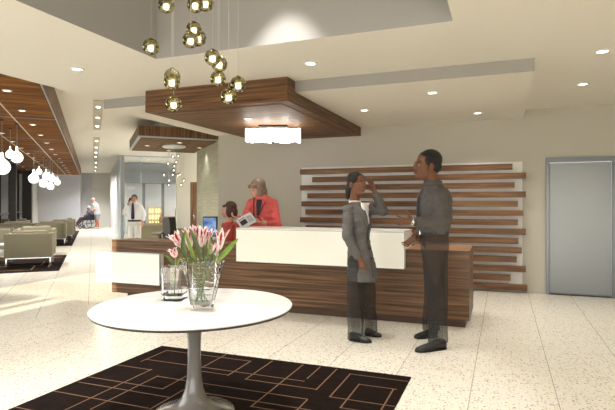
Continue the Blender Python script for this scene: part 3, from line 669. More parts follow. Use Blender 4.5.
def leaf(b, pts, wd, nrm):
    pts = [V3(p) for p in pts]; n_ = 10; vs = []
    def at(s_):
        x = s_*(len(pts)-1); i = min(int(x), len(pts)-2); f_ = x-i
        p0_, p1_, p2_, p3_ = pts[max(i-1, 0)], pts[i], pts[i+1], pts[min(i+2, len(pts)-1)]
        return .5*((2*p1_)+(p2_-p0_)*f_+(2*p0_-5*p1_+4*p2_-p3_)*f_*f_+(3*p1_-p0_-3*p2_+p3_)*f_**3)
    for i in range(n_+1):
        s_ = i/n_; c = at(s_); tg = (at(min(1, s_+.02))-at(max(0, s_-.02))).normalized(); ac = tg.cross(nrm).normalized(); up = ac.cross(tg).normalized()
        w = wd*math.sin(PI*min(.99, .06+.93*s_))**.8
        for q in (-1, 0, 1): vs.append(c + ac*(w*q) + up*(w*.3*(abs(q))))
    fs = [(i*3+j, i*3+j+1, i*3+j+4, i*3+j+3) for i in range(n_) for j in range(2)]
    b.faces(vs, fs, True)
TL = 3.2
def P_(u, v, t_=TL): return pt(u, v, t_)
def lily(label, foot, base, tip, t_, spread, npet=6, ln=None, leaves=(), pale=False, seed=1):
    foot, ba, ti = V3(foot), P_(base[0], base[1], t_), P_(tip[0], tip[1], t_)
    t = thing('lily', label, 'lily', foot, 0, 'lilies in the glass vases'); o = lambda q: V3(q)-foot
    ba_, ti_ = o(ba), o(ti); d = (ti_-ba_); ln = d.length
    b = MB(); mid = ba_*.55 + V3((0, 0, .02)); b.tube([V3((0, 0, 0)), mid, ba_-d.normalized()*.004, ba_+d.normalized()*.006], [.0035, .0033, .0033, .005], 8); b.build('stem', stemm, t)
    b = MB(); rnd = random.Random(seed); a0 = rnd.random()*6
    x_ = d.cross(V3((0, 1, .1))).normalized(); y_ = d.cross(x_).normalized()
    for k in range(npet):
        a = a0+2*PI*k/npet; side = x_*math.cos(a)+y_*math.sin(a)
        petal(b, ba_, d, side, ln*rnd.uniform(.94, 1.12), .0225*(1 if k % 2 else .85), spread*rnd.uniform(.95, 1.35), seed*10+k)
    b.build('bloom', [pet_w, pet_p if pale else pet_r, pet_p], t)
    if not pale:
        b = MB()
        for k in range(4):
            a = a0+1.57*k; s_ = x_*math.cos(a)+y_*math.sin(a); e_ = ba_+d*.72+s_*.012
            b.tube([ba_+d*.05, e_], .001, 5); b.ball(e_, (.003, .003, .006), seg=6)
        b.build('stamens', pol, t)
    for pts, wd, dark in leaves:
        b = MB(); leaf(b, [o(P_(u, v, q)) for u, v, q in pts], wd, CF*-1 + V3((.25, 0, .1))); b.build('leaf', leafd if dark else leafm, t)
    return t
def foot_in(v, dx, dy, h=.045): return V3((v.x+dx, v.y+dy, ztop+h))
lily('striped lily leaning out on the side of the shorter vase', foot_in(va, .03, .01), (181.5, 249.5), (173.5, 233), 3.2, .034, leaves=[([(197, 262, 3.18), (187, 256, 3.17), (176, 245.5, 3.16)], .010, True)], seed=3)
lily('striped lily standing upright behind two tall leaves', foot_in(va, .02, -.03), (190, 250), (187.5, 229), 3.26, .022, leaves=[([(187, 259, 3.14), (183.3, 248, 3.13), (184.2, 231.5, 3.12)], .016, True), ([(196, 262, 3.15), (190, 246, 3.13), (184.5, 229.5, 3.13)], .010, False)], seed=5)
lily('striped lily at the back middle of the flared vase', foot_in(va, -.01, .04), (197.5, 246.5), (196.5, 226.5), 3.34, .024, leaves=[([(201, 262, 3.14), (197, 246, 3.13), (189.5, 227.5, 3.12)], .015, True)], seed=8)
lily('striped lily in the centre leaning toward the desk', foot_in(va, -.03, -.02), (201.5, 247), (203.5, 227), 3.24, .026, leaves=[([(203, 260, 3.2), (205, 250, 3.2), (208, 240, 3.2)], .009, True)], seed=11)
lily('striped lily opening wide in front of the blue monitor', foot_in(va, -.02, .02), (206, 246), (209, 229.5), 3.3, .034, leaves=[([(206, 262, 3.2), (209.5, 248, 3.2), (211, 236, 3.2)], .008, False)], seed=14)
lily('big upright striped lily before the red jacket', foot_in(va, -.04, 0), (219.5, 249.5), (222, 229.5), 3.15, .036, leaves=[([(216.5, 262, 3.1), (224, 254, 3.09), (232, 245, 3.09), (238, 238.5, 3.09)], .017, False)], seed=17)
lily('smaller pale lily bud low in the flared vase', foot_in(va, -.035, .03), (211, 254), (210.3, 244), 3.22, .004, npet=3, pale=True, leaves=[([(210, 263, 3.18), (213, 254, 3.17), (216.5, 247, 3.17)], .007, True)], seed=21)
lily('narrow pale lily bud beneath the big upright lily', foot_in(va, -.045, -.02), (217, 256), (216, 244), 3.19, .004, npet=3, pale=True, leaves=[], seed=23)
lily('small striped lily alone in the shorter square vase', foot_in(vb, .0, 0), (175.5, 257.5), (172, 248.5), 3.34, .022, leaves=[([(174, 266, 3.3), (170, 259.5, 3.29), (163, 254.5, 3.29)], .010, True), ([(177, 266, 3.3), (179, 260, 3.3), (182, 257, 3.3)], .008, False)], seed=27)

# ================================================================== LOUNGE
far_rug = rugm
def ltag(o, lab, cat, g=None): return tag(o, lab, cat, g)
ra, rb = pz(66.6, 255.3, 0), pz(59.3, 270.8, 0); rc, rd = pz(79.8, 230.9, 0), pz(71.7, 245.8, 0)
linem = mat('rug_gold_line', (150, 112, 62), .9)
for (p1, p2, lab) in ((rb, ra, 'dark lounge rug under the nearest club chairs'), (rd, rc, 'dark lounge rug farther down beside the wheelchair')):
    e1, e2, f1_ = p1.dot(E), p2.dot(E), (p1.dot(F)+p2.dot(F))/2
    b = MB(); b.box((-2.6, 0, 0), (0, e2-e1, .011), .003); b.mi = 1
    rr_ = random.Random(4)
    for k in range(9):
        y = rr_.uniform(.1, e2-e1-.1); x = rr_.uniform(-2.4, -.7); L_ = rr_.uniform(.4, 1.2)
        b.faces([(x, y, .0116), (min(x+L_, -.05), y, .0116), (min(x+L_, -.05), y+.04, .0116), (x, y+.04, .0116)], [(0, 1, 2, 3)])
        x = rr_.uniform(-2.4, -.1); b.faces([(x, y, .0116), (x+.025, y, .0116), (x+.025, min(y+.8, e2-e1-.02), .0116), (x, min(y+.8, e2-e1-.02), .0116)], [(0, 1, 2, 3)])
    o = b.build('lounge_rug', [rugm, linem], loc=W(e1, f1_), rot=AE); tag(o, lab, 'rug')
fab = mat('beige_fabric', (122, 114, 92), .85, var=.06, vscale=90, bump=.05); fab2 = mat('beige_cushion', (128, 120, 98), .85, bump=.05, vscale=60)
def club_chair(label, p, rot, g='beige club chairs of the lounge', zb=.011):
    t = thing('club_chair', label, 'armchair', (p.x, p.y, zb), rot, g)      # local -y is the front
    b = MB(); b.box((-.37, -.4, .2), (.37, .31, .33), .015); b.build('seat_base', fab, t)
    b = MB(); b.box((-.47, .30, .2), (.47, .43, .735), .02); b.build('backrest', fab, t)
    for s_ in (-1, 1):
        b = MB(); b.box((min(s_*.47, s_*.36), -.42, .2), (max(s_*.47, s_*.36), .31, .72), .02); b.build('armrest', fab, t)
    b = MB(); b.box((-.35, -.41, .33), (.35, .18, .46), .035); b.build('seat_cushion', fab2, t)
    b = MB(); b.box((-.35, .12, .44), (.35, .31, .79), .05); b.build('back_cushion', fab2, t)
    for x in (-.43, .43):
        for y in (-.38, .39):
            b = MB(); b.box((x-.018, y-.018, 0), (x+.018, y+.018, .185)); b.build('leg', chrome, t)
    b = MB(); b.box((-.44, -.39,   .18), (.44, .4, .2)); b.build('metal_frame', chrome, t)
    return t
AW = AE+PI
c1 = pt(30.6, 250, 11.45); club_chair('nearest beige club chair, its back to the lobby', c1, AW)
e_c1, f_c1 = c1.dot(E), c1.dot(F)
club_chair('beige club chair facing the nearest one across the rug', W(e_c1+2.3, f_c1-.1), AE)
club_chair('beige club chair at the window end of the nearest group', pt(-6, 242, 13.6), AE+PI/2)
def coffee_table(label, p, r=.35):
    t = thing('coffee_table', label, 'coffee table', (p.x, p.y, .0), AE)
    b = MB(); b.box((-r, -r, .42), (r, r, .45), .006); b.build('tabletop', white_gloss, t)
    for x in (-1, 1):
        for y in (-1, 1): b = MB(); b.box((x*(r-.03)-.015, y*(r-.03)-.015, 0), (x*(r-.03)+.015, y*(r-.03)+.015, .42)); b.build('leg', chrome, t)
pc_ = pz(-4, 244, .45); coffee_table('low white table beside the nearest beige club chair', pc_)
c5 = pt(51.6, 236, 17.5); e5, f5 = c5.dot(E), c5.dot(F)
fabl = fab
club_chair('pale club chair of the far group, back to the lobby, nearest the corridor', W(e5, f5), AW)
c6 = pt(17, 236, 17.3); club_chair('pale club chair of the far group, back to the lobby, nearest the windows', W(c6.dot(E), c6.dot(F)), AW)
club_chair('beige club chair of the far group turned sideways along the corridor', W(e5+1.9, f5+.2), AE-PI/2)
club_chair('beige club chair of the far group, hindmost beside the corridor', W(e5+4.2, f5+.2), AE-PI/2)
club_chair('beige club chair of the far group seen between its two front chairs', W(e5+3.4, f5-1.5), AE)
pt2 = pt(31, 222, 18.6); coffee_table('low white table amid the far group of club chairs', pt2, .4)
# small dark pots on it
for du, lab in ((-.15, 'small dark pot on the far coffee table, window side'), (.18, 'small dark pot on the far coffee table, corridor side')):
    p = pt2 + F*du; b = MB(); b.lathe([(0, 0), (.06, 0), (.1, .08), (.1, .2), (.07, .24), (.06, .24), (.05, .2), (0, .2)], seg=20, cap=False)
    o = b.build('pot', mat('pot_grey', (92, 84, 70), .6), loc=(p.x, p.y, .451)); tag(o, lab, 'pot', 'pots on the far coffee table')

# room behind the desk: pale chairs, timber sideboard, lit shelves, wall screen
pA = pt(153, 234, 16.3); pB = pt(187.5, 234, 12.8)
club_chair('beige club chair behind the desk beside the man on the phone', pA, AW, 'beige club chairs behind the desk', 0)
club_chair('beige club chair behind the desk before the bright white wall', pB, AW, 'beige club chairs behind the desk', 0)
sb = pe(170.5, 220, eB-1.1)
t = thing('sideboard', 'low brown timber sideboard inside the glazed room', 'sideboard', W(eB-1.1, sb.dot(F)), AE)
b = MB(); b.box((-.45, 0, .1), (.45, .5, .82), .006); b.build('body', dw, t)
for s_ in (-1, 1):
    b = MB(); b.box((s_*.225-.21, -.015, .13), (s_*.225+.21, 0, .79), .003); o = b.build('door', dw, t); q = MB(); q.box((s_*.05-.008, -.03, .4), (s_*.05+.008, -.015, .55)); q.build('handle', chrome, o)
b = MB(); b.box((-.4, .03, 0), (.4, .47, .1)); b.build('plinth', darkmetal, t)
sc_ = pe(177.2, 212.5, eB-.9)
t = thing('upright_screen', 'narrow black screen standing on the timber sideboard', 'screen', (sc_.x, sc_.y, .821), AE)
b = MB(); b.box((-.09, -.05, 0), (.09, .05, .36), .01); b.build('housing', blk, t)
b = MB(); b.box((-.075, -.053, .02), (.075, -.05, .34)); b.build('front_panel', mat('dark_screen', (30, 30, 33), .2), t)
dc0, dc1 = pe(148.2, 200, eB-.42), pe(161.2, 200, eB-.42)
zt_ = pe(155, 206.5, eB-.42).z; wd_ = dc1.dot(F)-dc0.dot(F)
t = thing('display_cabinet', 'pale display shelf with warmly lit niches at the rear', 'display shelf', W(eB-.42, dc0.dot(F)), AE)
cabm = mat('shelf_cream', (206, 200, 180), .6)
b = MB(); b.box((0, .36, .1), (wd_, .4, zt_)); b.build('back_panel', cabm, t)
for i in range(5): b = MB(); x = i*(wd_-.03)/4; b.box((x, 0, 0), (x+.03, .36, zt_)); b.build('divider', cabm, t)
nz = 4; dz = (zt_-.1)/nz
for i in range(nz+1): b = MB(); b.box((.0, .005, .08+i*dz), (wd_, .355, .1+i*dz)); b.build('shelf', cabm, t)
nl = mat('niche_lamp', (255, 226, 150), .5, emit=(255, 222, 140), es=2.2)
for i in range(4):
    for j in range(nz):
        if (i*3+j*2) % 4 != 1:
            x = i*(wd_-.03)/4; b = MB(); b.box((x+.08, .2, .1+j*dz), (x+.25, .33, .1+j*dz+dz*.62), .02); b.build('niche_light', nl, t)
# ================================================================== PEOPLE
# every figure is laid out in its own frame: x to the viewer's right, y away, z up, origin on the floor under (u0, depth t0)
class Fig:
    def __init__(s, u0, t0, label, name='person', cat='person', dz=0):
        s.u0, s.t0 = u0, t0; g = pt(u0, 204, t0); s.o = thing(name, label, cat, (g.x, g.y, 0), YAW)
    def P(s, u, v, dy=0):
        t = s.t0+dy; return V3(((u-307.5)/500*t-(s.u0-307.5)/500*s.t0, dy, EYE-(v-204)*t/500))
def rotm(yaw=0, pitch=0, roll=0):
    """head frame: looks along +y before turning; yaw about z, pitch nods down when negative"""
    return Matrix.Rotation(yaw, 3, 'Z') @ Matrix.Rotation(pitch, 3, 'X') @ Matrix.Rotation(roll, 3, 'Y')
def head(b, c, M, k=1, nose=1, fem=False):
    c = V3(c); B = lambda q, r, seg=18: b.ball(c+M @ (V3(q)*k), tuple(x*k for x in r), M, seg)
    B((0, -.012, .032), (.072, .092, .082)); B((0, .028, -.022), (.059, .062, .078))
    B((0, .04, -.078), (.044, .042, .033) if not fem else (.031, .033, .027)); B((0, .062, -.09), (.024, .024, .019) if not fem else (.019, .021, .016)); B((0, .084, .004), (.008, .014, .02), 8)
    B((0, .02, -.06), (.05, .045, .045)); B((0, .07, .022), (.05, .022, .014))
    for s in (-1, 1):
        B((s*.075, -.008, -.014), (.009, .02, .03), 10); B((s*.034, .062, -.03), (.022, .022, .022), 12)
    B((0, .093, -.012), (.0105, .016, .024), 10); B((0, .102*nose, -.03), (.014, .0155, .012), 10)
    for s in (-1, 1): B((s*.011, .095, -.032), (.009, .011, .008), 8)
    B((0, .088, -.056), (.021, .012, .0065), 10); B((0, .086, -.066), (.018, .012, .0065), 10)
def face_parts(f, c, M, k, mats, lips=None, brow=True):
    c = V3(c); ey, br, lp = mats
    for s in (-1, 1):
        q = c+M @ (V3((s*.03, .0765, .0))*k); b = MB(); b.ball(q, (.011*k, .0066*k, .005*k), M, 12); b.build('eye', ey, f.o)
        b = MB(); b.ball(q+M @ V3((0, .0048*k, 0)), (.0056*k, .0032*k, .0047*k), M, 10); b.build('iris', br, f.o.children[-1] if False else f.o)
        if brow: b = MB(); b.tube([c+M @ (V3(z)*k) for z in ((s*.016, .0885, .019), (s*.031, .0865, .024), (s*.046, .076, .021))], [.003*k, .0033*k, .002*k], 6); b.build('eyebrow', br, f.o)
    if lips: b = MB(); b.ball(c+M @ (V3((0, .0905, -.0605))*k), (.019*k, .0105*k, .008*k), M, 10); b.build('lips', lips, f.o)
def hand(b, wrist, d, nrm, thumb, k=1, curl=.25, spread=.10, tcurl=.3):
    """wrist point, finger direction, palm normal (the way the palm faces), thumb side"""
    d = V3(d).normalized(); nrm = V3(nrm); nrm = (nrm-d*nrm.dot(d)).normalized(); th = V3(thumb); th = (th-d*th.dot(d)-nrm*th.dot(nrm)).normalized(); w = V3(wrist)
    A = lambda a, t_, n_: w+(d*a+th*t_+nrm*n_)*k
    secs = [(-.015, .026, .017), (.01, .029, .016), (.045, .038, .0145), (.085, .041, .0125)]
    b.rings([[A(a, hw*math.cos(2*PI*j/14), ht*math.sin(2*PI*j/14)) for j in range(14)] for a, hw, ht in secs]); b.ball(A(-.012, 0, 0), .022*k, seg=10)
    for i, (off, L) in enumerate(((.031, .068), (.0105, .076), (-.0105, .071), (-.031, .056))):
        a = spread*(1.5-i)*1.0; fd = (d*math.cos(a)+th*math.sin(a)); p = A(.078, off, 0); c_ = curl*(1+.12*i); ang = c_*.5; pts = [p]
        for sg in (.45, .30, .25):
            p = p+(fd*math.cos(ang)+nrm*math.sin(ang))*(L*sg*k); pts.append(p); ang += c_
        for q in range(3): b.cap_tube(pts[q], pts[q+1], (.0092-.0006*q)*k, (.0088-.0008*q)*k, 8)
    p = A(.012, .026, .003); td = (d*.62+th*.72+nrm*.28).normalized(); pts = [p]; ang = 0
    for L in (.04, .032, .026): p = p+(td*math.cos(ang)+(nrm*.7+d*.5).normalized()*math.sin(ang))*(L*k); pts.append(p); ang += tcurl
    for q in range(3): b.cap_tube(pts[q], pts[q+1], (.0125-.0012*q)*k, (.0112-.0012*q)*k, 8)
def limb(b, pts, rads, seg=14):
    for i in range(len(pts)-1): b.cap_tube(pts[i], pts[i+1], rads[i], rads[i+1], seg)
def sleeve(b, pts, rads, seg=16):
    """cloth tube: open-looking flat cuff at the last point"""
    pts = [V3(p) for p in pts]
    for i in range(len(pts)-2): b.cap_tube(pts[i], pts[i+1], rads[i], rads[i+1], seg)
    b.ball(pts[-2], rads[-2], seg=seg); b.tube([pts[-2], pts[-1]], [rads[-2], rads[-1]], seg)
def shoe(f, heel, toe, k, m_, up=0, hl=.0):
    heel, toe = V3(heel), V3(toe); d = (toe-heel); L = d.length; d.normalize(); s = V3((0, 0, 1)).cross(d).normalized(); b = MB()
    rows = [(-.0, .028, .075), (.06, .033, .085), (.22, .037, .092), (.42, .04, .074), (.6, .046, .056), (.78, .047, .043), (.92, .036, .034), (1.0, .014, .02)]
    rings = []
    for q, w_, h_ in rows:
        r = []
        for j in range(14):
            a = 2*PI*j/14; x = w_*k*math.cos(a); z = h_*k*.5*(1+math.sin(a)); lift = hl*max(0, 1-q*1.6)
            r.append(heel+d*(L*q)+s*x+V3((0, 0, max(.0, z)*1.0+lift*(0 if False else 1)*(1 if hl else 0))))
        rings.append(r)
    b.rings(rings); o = b.build('shoe', m_, f.o)
    b = MB(); b.rings([[heel+d*(L*q)+s*(w_*k*1.04*sg)+V3((0, 0, zz)) for sg, zz in ((-1, 0), (1, 0), (1, .012*k), (-1, .012*k))] for q, w_, h_ in rows], smooth=False); b.build('sole', blk, o)
    return o
from mathutils.bvhtree import BVHTree
def skin_of(o): return BVHTree.FromPolygons([v.co for v in o.data.vertices], [tuple(p.vertices) for p in o.data.polygons])
def on(tree, o_, d_, lift=.009):
    d_ = V3(d_).normalized(); h = tree.ray_cast(V3(o_), d_)[0]; return (h if h is not None else V3(o_)+d_*.5)-d_*lift
def strap(name, tree, samples, d_, m_, par, thick=.006):
    """cloth strip laid on a body: samples = (centre far outside, half-width vector)"""
    b = MB(); a_ = [(on(tree, c-w_, d_), on(tree, c, d_), on(tree, c+w_, d_)) for c, w_ in samples]; d_ = V3(d_).normalized()
    b.rings([[q[0], q[1], q[2], q[2]-d_*thick, q[1]-d_*thick, q[0]-d_*thick] for q in a_], smooth=False); return b.build(name, m_, par)
eyem = mat('eye_white', (176, 170, 164), .3); iris = mat('iris_dark', (34, 24, 18), .3)
hair_k = mat('black_hair', (22, 18, 17), .55, bump=.6, vscale=120); hair_b = mat('brown_hair', (74, 46, 36), .5, bump=.5, vscale=90); hair_g = mat('grey_brown_hair', (126, 106, 92), .5, var=.25, vscale=40, bump=.5)
skin_d = mat('skin_deep', (112, 76, 56), .5, spec=.3); skin_w = mat('skin_brown', (124, 84, 62), .5, spec=.3); skin_l = mat('skin_light', (206, 160, 138), .5, spec=.3); skin_t = mat('skin_tan', (176, 126, 98), .5)
shoe_k = mat('black_leather', (38, 36, 35), .3, spec=.5); shirt_w = mat('white_cotton', (232, 232, 232), .8)
tro_m = ghost('charcoal_cloth', (46, 44, 43), .74); tro_w = ghost('black_cloth', (42, 41, 41), .74); under = ghost('under_cloth', (46, 44, 43), .04)
hair_kw = hair_k
def layers(slots):
    """pick a material by height and position for hidden skin under cloth"""
    return slots

# ------------------------------------------------ woman in grey jacket
f = Fig(361, 5.2, 'woman in long grey jacket and black trousers, hand raised to her forehead'); P = f.P
hc = P(357, 184); Mw = rotm(math.radians(-142), math.radians(3)); kw = 1.1
b = MB(); head(b, hc, Mw, kw, .98, True)
nk = P(354.5, 200); b.cap_tube(hc+Mw @ V3((0, -.025, -.06)), nk, .047, .052)
sh_n = P(348.5, 209.5, -.11); sh_f = P(366, 208.5, .12)            # near (viewer) and far shoulders
el_n = P(347, 236, -.17); wr_n = P(359.8, 260, -.20)
el_f = P(383.5, 211, .06); wr_f = P(374.4, 191, .03)
wc = P(358, 238); hp = P(361, 258)
b.oval_loft([(P(354.5, 201), .05, .06, 0), (P(355.5, 205), .085, .125, .15), (P(357, 212), .105, .15, .15), (P(358.5, 222), .112, .14, .15), (P(358, 238), .09, .115, .1), (P(359.5, 252), .105, .15, .1), (P(361, 266), .112, .155, .1), (P(361, 272), .1, .14, .1)])
limb(b, [sh_n, el_n, wr_n], [.05, .04, .026]); limb(b, [sh_f, el_f, wr_f], [.05, .04, .027])
an_n = P(355.5, 335, -.08); an_f = P(369.5, 329, .12); kn_n = P(355.5, 300, -.085); kn_f = P(367.5, 298, .1)
limb(b, [P(358, 266, -.06), kn_n, an_n, an_n-V3((0, 0, .05))], [.07, .058, .04, .036]); limb(b, [P(363.5, 266, .075), kn_f, an_f, an_f-V3((0, 0, .05))], [.085, .058, .04, .036])
hand(b, wr_n, (.3, -.1, -.95), (.5, .85, .1), (.8, -.5, .2), .9, .85, .04)
hand(b, wr_f, (-.36, -.05, .93), (-.75, -.55, -.3), (-.55, .75, 0), .95, .22, .1)
tz = P(361, 238).z
remesh(b, 'body', [skin_w, under], f.o, .0058, 3, slot=lambda c: 1 if c.z < tz and c.y > -.17 else 0)
face_parts(f, hc, Mw, kw, (eyem, iris, None), mat('lips_rose', (140, 66, 60), .4))
b = MB(); R = lambda q: hc+Mw @ (V3(q)*kw)
b.ball(R((0, -.026, .046)), (.08*kw, .088*kw, .078*kw), Mw, 22); b.ball(R((0, .02, .066)), (.062*kw, .046*kw, .036*kw), Mw, 16); b.ball(R((.0, -.06, -.0)), (.068, .06, .07), Mw)
for s in (-1, 1): b.ball(R((s*.052, .01, .045)), (.03, .055, .05), Mw, 14)
b.ball(R((0, -.105, -.045)), (.042, .05, .05), Mw, 14); b.cap_tube(R((0, -.12, -.06)), R((.0, -.135, -.125)), .038, .02)
remesh(b, 'hair', hair_k, f.o, .007, 2)
jm = mat('grey_tweed', (98, 96, 93), .9, spec=.15, var=.25, vscale=160, bump=.15)
b = MB()
b.oval_loft([(P(354.5, 203.2), .055, .075, .15), (P(355.3, 205.2), .095, .145, .15), (P(357, 212), .122, .172, .15), (P(358.7, 222), .13, .162, .15), (P(358.6, 238), .112, .14, .1), (P(360, 252), .128, .175, .1), (P(361.5, 266), .148, .195, .1), (P(362.5, 276), .156, .205, .1), (P(362.5, 279.5), .155, .205, .1)], 26)
tr_ = BVHTree.FromBMesh(b.bm)
sleeve(b, [sh_n, el_n, wr_n+(el_n-wr_n).normalized()*.02], [.058, .054, .043]); sleeve(b, [sh_f, el_f, wr_f+(el_f-wr_f).normalized()*.03], [.06, .056, .042])
jk = remesh(b, 'jacket', jm, f.o, .0075, 3, fold=.009)
b = MB()      # white blouse collar in the neckline
b.oval_loft([(P(355.5, 207.5), .083, .09, .15), (P(355.3, 205), .076, .085, .15), (P(355.0, 203), .066, .076, .15), (P(354.8, 200.6), .06, .068, .15)], 20); b.build('blouse_collar', shirt_w, f.o)
fd = Mw @ V3((0, 1, 0)); fd.z = 0; fd.normalize(); sd = V3((-fd.y, fd.x, 0))
cn = P(357.5, 204); up = V3((0, 0, 1))
far_ = fd*.6
for s in (-1, 1):
    strap('lapel', tr_, [(cn+far_+sd*(s*(.075))+up*.0, sd*.02), (cn+far_+sd*(s*.085)-up*.06, sd*.034), (cn+far_+sd*(s*.062)-up*.13, sd*.03), (cn+far_+sd*(s*.022)-up*.235, sd*.008)], -fd, jm, jk, .011)
    strap('collar_wing', tr_, [(cn+far_+sd*(s*.04)+up*.012, sd*.02), (cn+far_+sd*(s*.045)-up*.03, sd*.034), (cn+far_+sd*(s*.062)-up*.062, sd*.006)], -fd, shirt_w, f.o, .018)
strap('blouse_front', tr_, [(cn+far_+up*.012, sd*.05), (cn+far_-up*.06, sd*.05), (cn+far_-up*.2, sd*.006)], -fd, shirt_w, f.o, .004)
for i in range(4):
    q = on(tr_, cn+far_-up*(.25+.1*i)+sd*.012, -fd, .006); b = MB(); b.ball(q, .010, seg=10); b.build('button', blk, jk)
b = MB(); strap_edge = strap('front_edge', tr_, [(cn+far_-up*(.24+.1*i)-sd*.012, sd*.003) for i in range(6)], -fd, mat('jacket_seam', (70, 68, 66), .9), jk, .005)
b = MB()
for a, k_, n_, s in ((P(358, 262, -.078), kn_n, an_n, -1), (P(363.5, 262, .078), kn_f, an_f, 1)):
    b.cap_tube(a, k_, .108, .088, 18); b.tube([k_, n_+V3((0, 0, .02)), n_-V3((0, 0, .045))], [.088, .082, .084], 18)
b.oval_loft([(P(360.5, 250), .11, .15, .1), (P(361, 262), .118, .168, .1), (P(361, 268), .115, .165, .1)])
remesh(b, 'trousers', tro_w, f.o, .0085, 3, fold=.006, fscale=(12, 12, 5))
shoe(f, (P(350.5, 341, -.1).x, -.06, .004), (P(370.5, 341, -.1).x, -.17, .004), 1, shoe_k)
shoe(f, (P(365.5, 334, .1).x, .13, .004), (P(381, 334, .1).x, .06, .004), .95, shoe_k)

# ------------------------------------------------ man in dark shirt
f = Fig(433, 5.0, 'man in dark grey shirt and tie gesturing with both open hands'); P = f.P
km = 1.33; hc = P(427, 165.6); Mm = rotm(math.radians(97), math.radians(2))
b = MB(); head(b, hc, Mm, km, 1.0)
b.cap_tube(hc+Mm @ V3((0, -.03, -.06)), P(434, 186, 0), .064, .076)
sh_n = P(438.5, 196.5, -.175); sh_f = P(433, 196, .18)
el_n = P(441.5, 223.5, -.27); wr_n = P(412.5, 221.5, -.3)
el_f = P(433, 222, .22); wr_f = P(414.5, 236.5, .06)
b.oval_loft([(P(434, 185), .075, .085, 0), (P(434.5, 189), .095, .13, 0), (P(435, 196), .12, .19, 0), (P(435, 208), .135, .2, 0), (P(434.5, 222), .122, .175, 0), (P(434, 234), .12, .175, 0), (P(434, 246), .12, .17, 0)])
limb(b, [sh_n, el_n, wr_n], [.062, .05, .033]); limb(b, [sh_f, el_f, wr_f], [.062, .05, .033])
kn_n = P(437.5, 293, -.11); kn_f = P(434, 290, .12); an_n = P(438, 336, -.13); an_f = P(431, 325, .2)
limb(b, [P(434.5, 246, -.09), kn_n, an_n, an_n-V3((0, 0, .06))], [.095, .068, .048, .044]); limb(b, [P(433, 246, .09), kn_f, an_f, an_f-V3((0, 0, .06))], [.095, .068, .048, .044])
hand(b, wr_n, (-.98, -.1, .03), (.05, .75, .62), (.1, -.4, .95), 1.12, .18, .13, .05)
hand(b, wr_f, (-.72, -.25, -.62), (-.5, -.55, .75), (-.2, -.85, -.3), 1.08, .22, .12)
tz = P(434, 229).z
remesh(b, 'body', [skin_d, under], f.o, .006, 3, slot=lambda c: 1 if c.z < tz and c.x > wr_f.x+.075 else 0)
face_parts(f, hc, Mm, km, (eyem, iris, None), mat('lips_brown', (110, 66, 54), .4))
b = MB(); R = lambda q: hc+Mm @ (V3(q)*km)
b.ball(R((0, -.026, .046)), (.0775*km, .09*km, .08*km), Mm, 22); b.ball(R((0, .016, .072)), (.063*km, .046*km, .036*km), Mm, 16); b.ball(R((0, -.06, .0)), (.068*km, .05*km, .06*km), Mm, 18)
for s in (-1, 1): b.ball(R((s*.058, -.005, .03)), (.02*km, .045*km, .04*km), Mm, 12)
remesh(b, 'hair', hair_k, f.o, .007, 2)
b = MB(); b.ball(R((0, .0785, -.094)), (.014*km, .005*km, .008*km), Mm, 10); b.build('goatee', hair_k, f.o)
sm = mat('grey_shirt', (82, 77, 74), .8, var=.12, vscale=130)
b = MB()
b.oval_loft([(P(434, 184.5), .085, .09, 0), (P(434.5, 187.5), .108, .15, 0), (P(435, 191), .128, .2, 0), (P(434.8, 197), .155, .225, 0), (P(434.8, 208), .165, .22, 0), (P(434.5, 220), .162, .205, 0), (P(434.3, 227), .148, .2, 0), (P(434, 231), .137, .193, 0), (P(434, 233), .13, .19, 0)], 26)
tr_ = BVHTree.FromBMesh(b.bm)
sleeve(b, [sh_n, el_n, wr_n+(el_n-wr_n).normalized()*.03], [.072, .074, .05]); sleeve(b, [sh_f, el_f, wr_f+(el_f-wr_f).normalized()*.03], [.072, .07, .048])
sh_ = remesh(b, 'shirt', sm, f.o, .0085, 2, fold=.017, fscale=(8, 8, 13))
b = MB(); b.oval_loft([(P(433.6, 187), .1, .11, 0), (P(433, 183.5), .094, .098, 0), (P(432.8, 180.8), .088, .092, 0)], 20); b.build('collar', sm, sh_)
tm = mat('dark_tie', (36, 38, 48), .4)
strap('tie', tr_, [(V3((-.6, .0, P(0, v).z)), V3((0, w_, 0))) for v, w_ in ((188.5, .024), (191, .028), (197, .03), (206, .038), (216, .044), (224, .048))], (1, 0, 0), tm, f.o, .008)
b = MB(); b.oval_loft([(P(434, 230.6), .143, .2, 0), (P(434, 234.6), .143, .2, 0)], 28); bl = b.build('belt', mat('belt_black', (24, 22, 22), .35), f.o)
b = MB(); c_ = P(434, 232.6); b.box((c_.x-.152, c_.y-.03, c_.z-.02), (c_.x-.14, c_.y+.03, c_.z+.02), .004); b.build('buckle', chrome, bl)
d_ = (wr_n-el_n).normalized(); b = MB(); b.tube([wr_n+d_*-.012, wr_n+d_*.014], .042, 16); b.build('wristwatch', chrome, f.o)
b = MB()
b.cap_tube(P(434.8, 248, -.085), kn_n, .122, .1, 20); b.tube([kn_n, an_n+V3((0, 0, .02)), an_n-V3((0, 0, .06))], [.1, .09, .094], 20)
b.cap_tube(P(433.5, 248, .085), kn_f, .122, .098, 20); b.tube([kn_f, an_f+V3((0, 0, .02)), an_f-V3((0, 0, .06))], [.098, .088, .09], 20)
b.oval_loft([(P(434, 232), .134, .188, 0), (P(434.3, 242), .14, .19, 0), (P(434.5, 252), .135, .185, 0)], 24)
remesh(b, 'trousers', tro_m, f.o, .009, 3, fold=.007, fscale=(12, 12, 5))
shoe(f, (P(446, 350, -.2).x, -.16, .004), (P(413.8, 350, -.2).x, -.28, .004), 1.15, shoe_k)
shoe(f, (P(437, 337, .25).x, .27, .004), (P(413.5, 337, .25).x, .2, .004), 1.1, shoe_k)

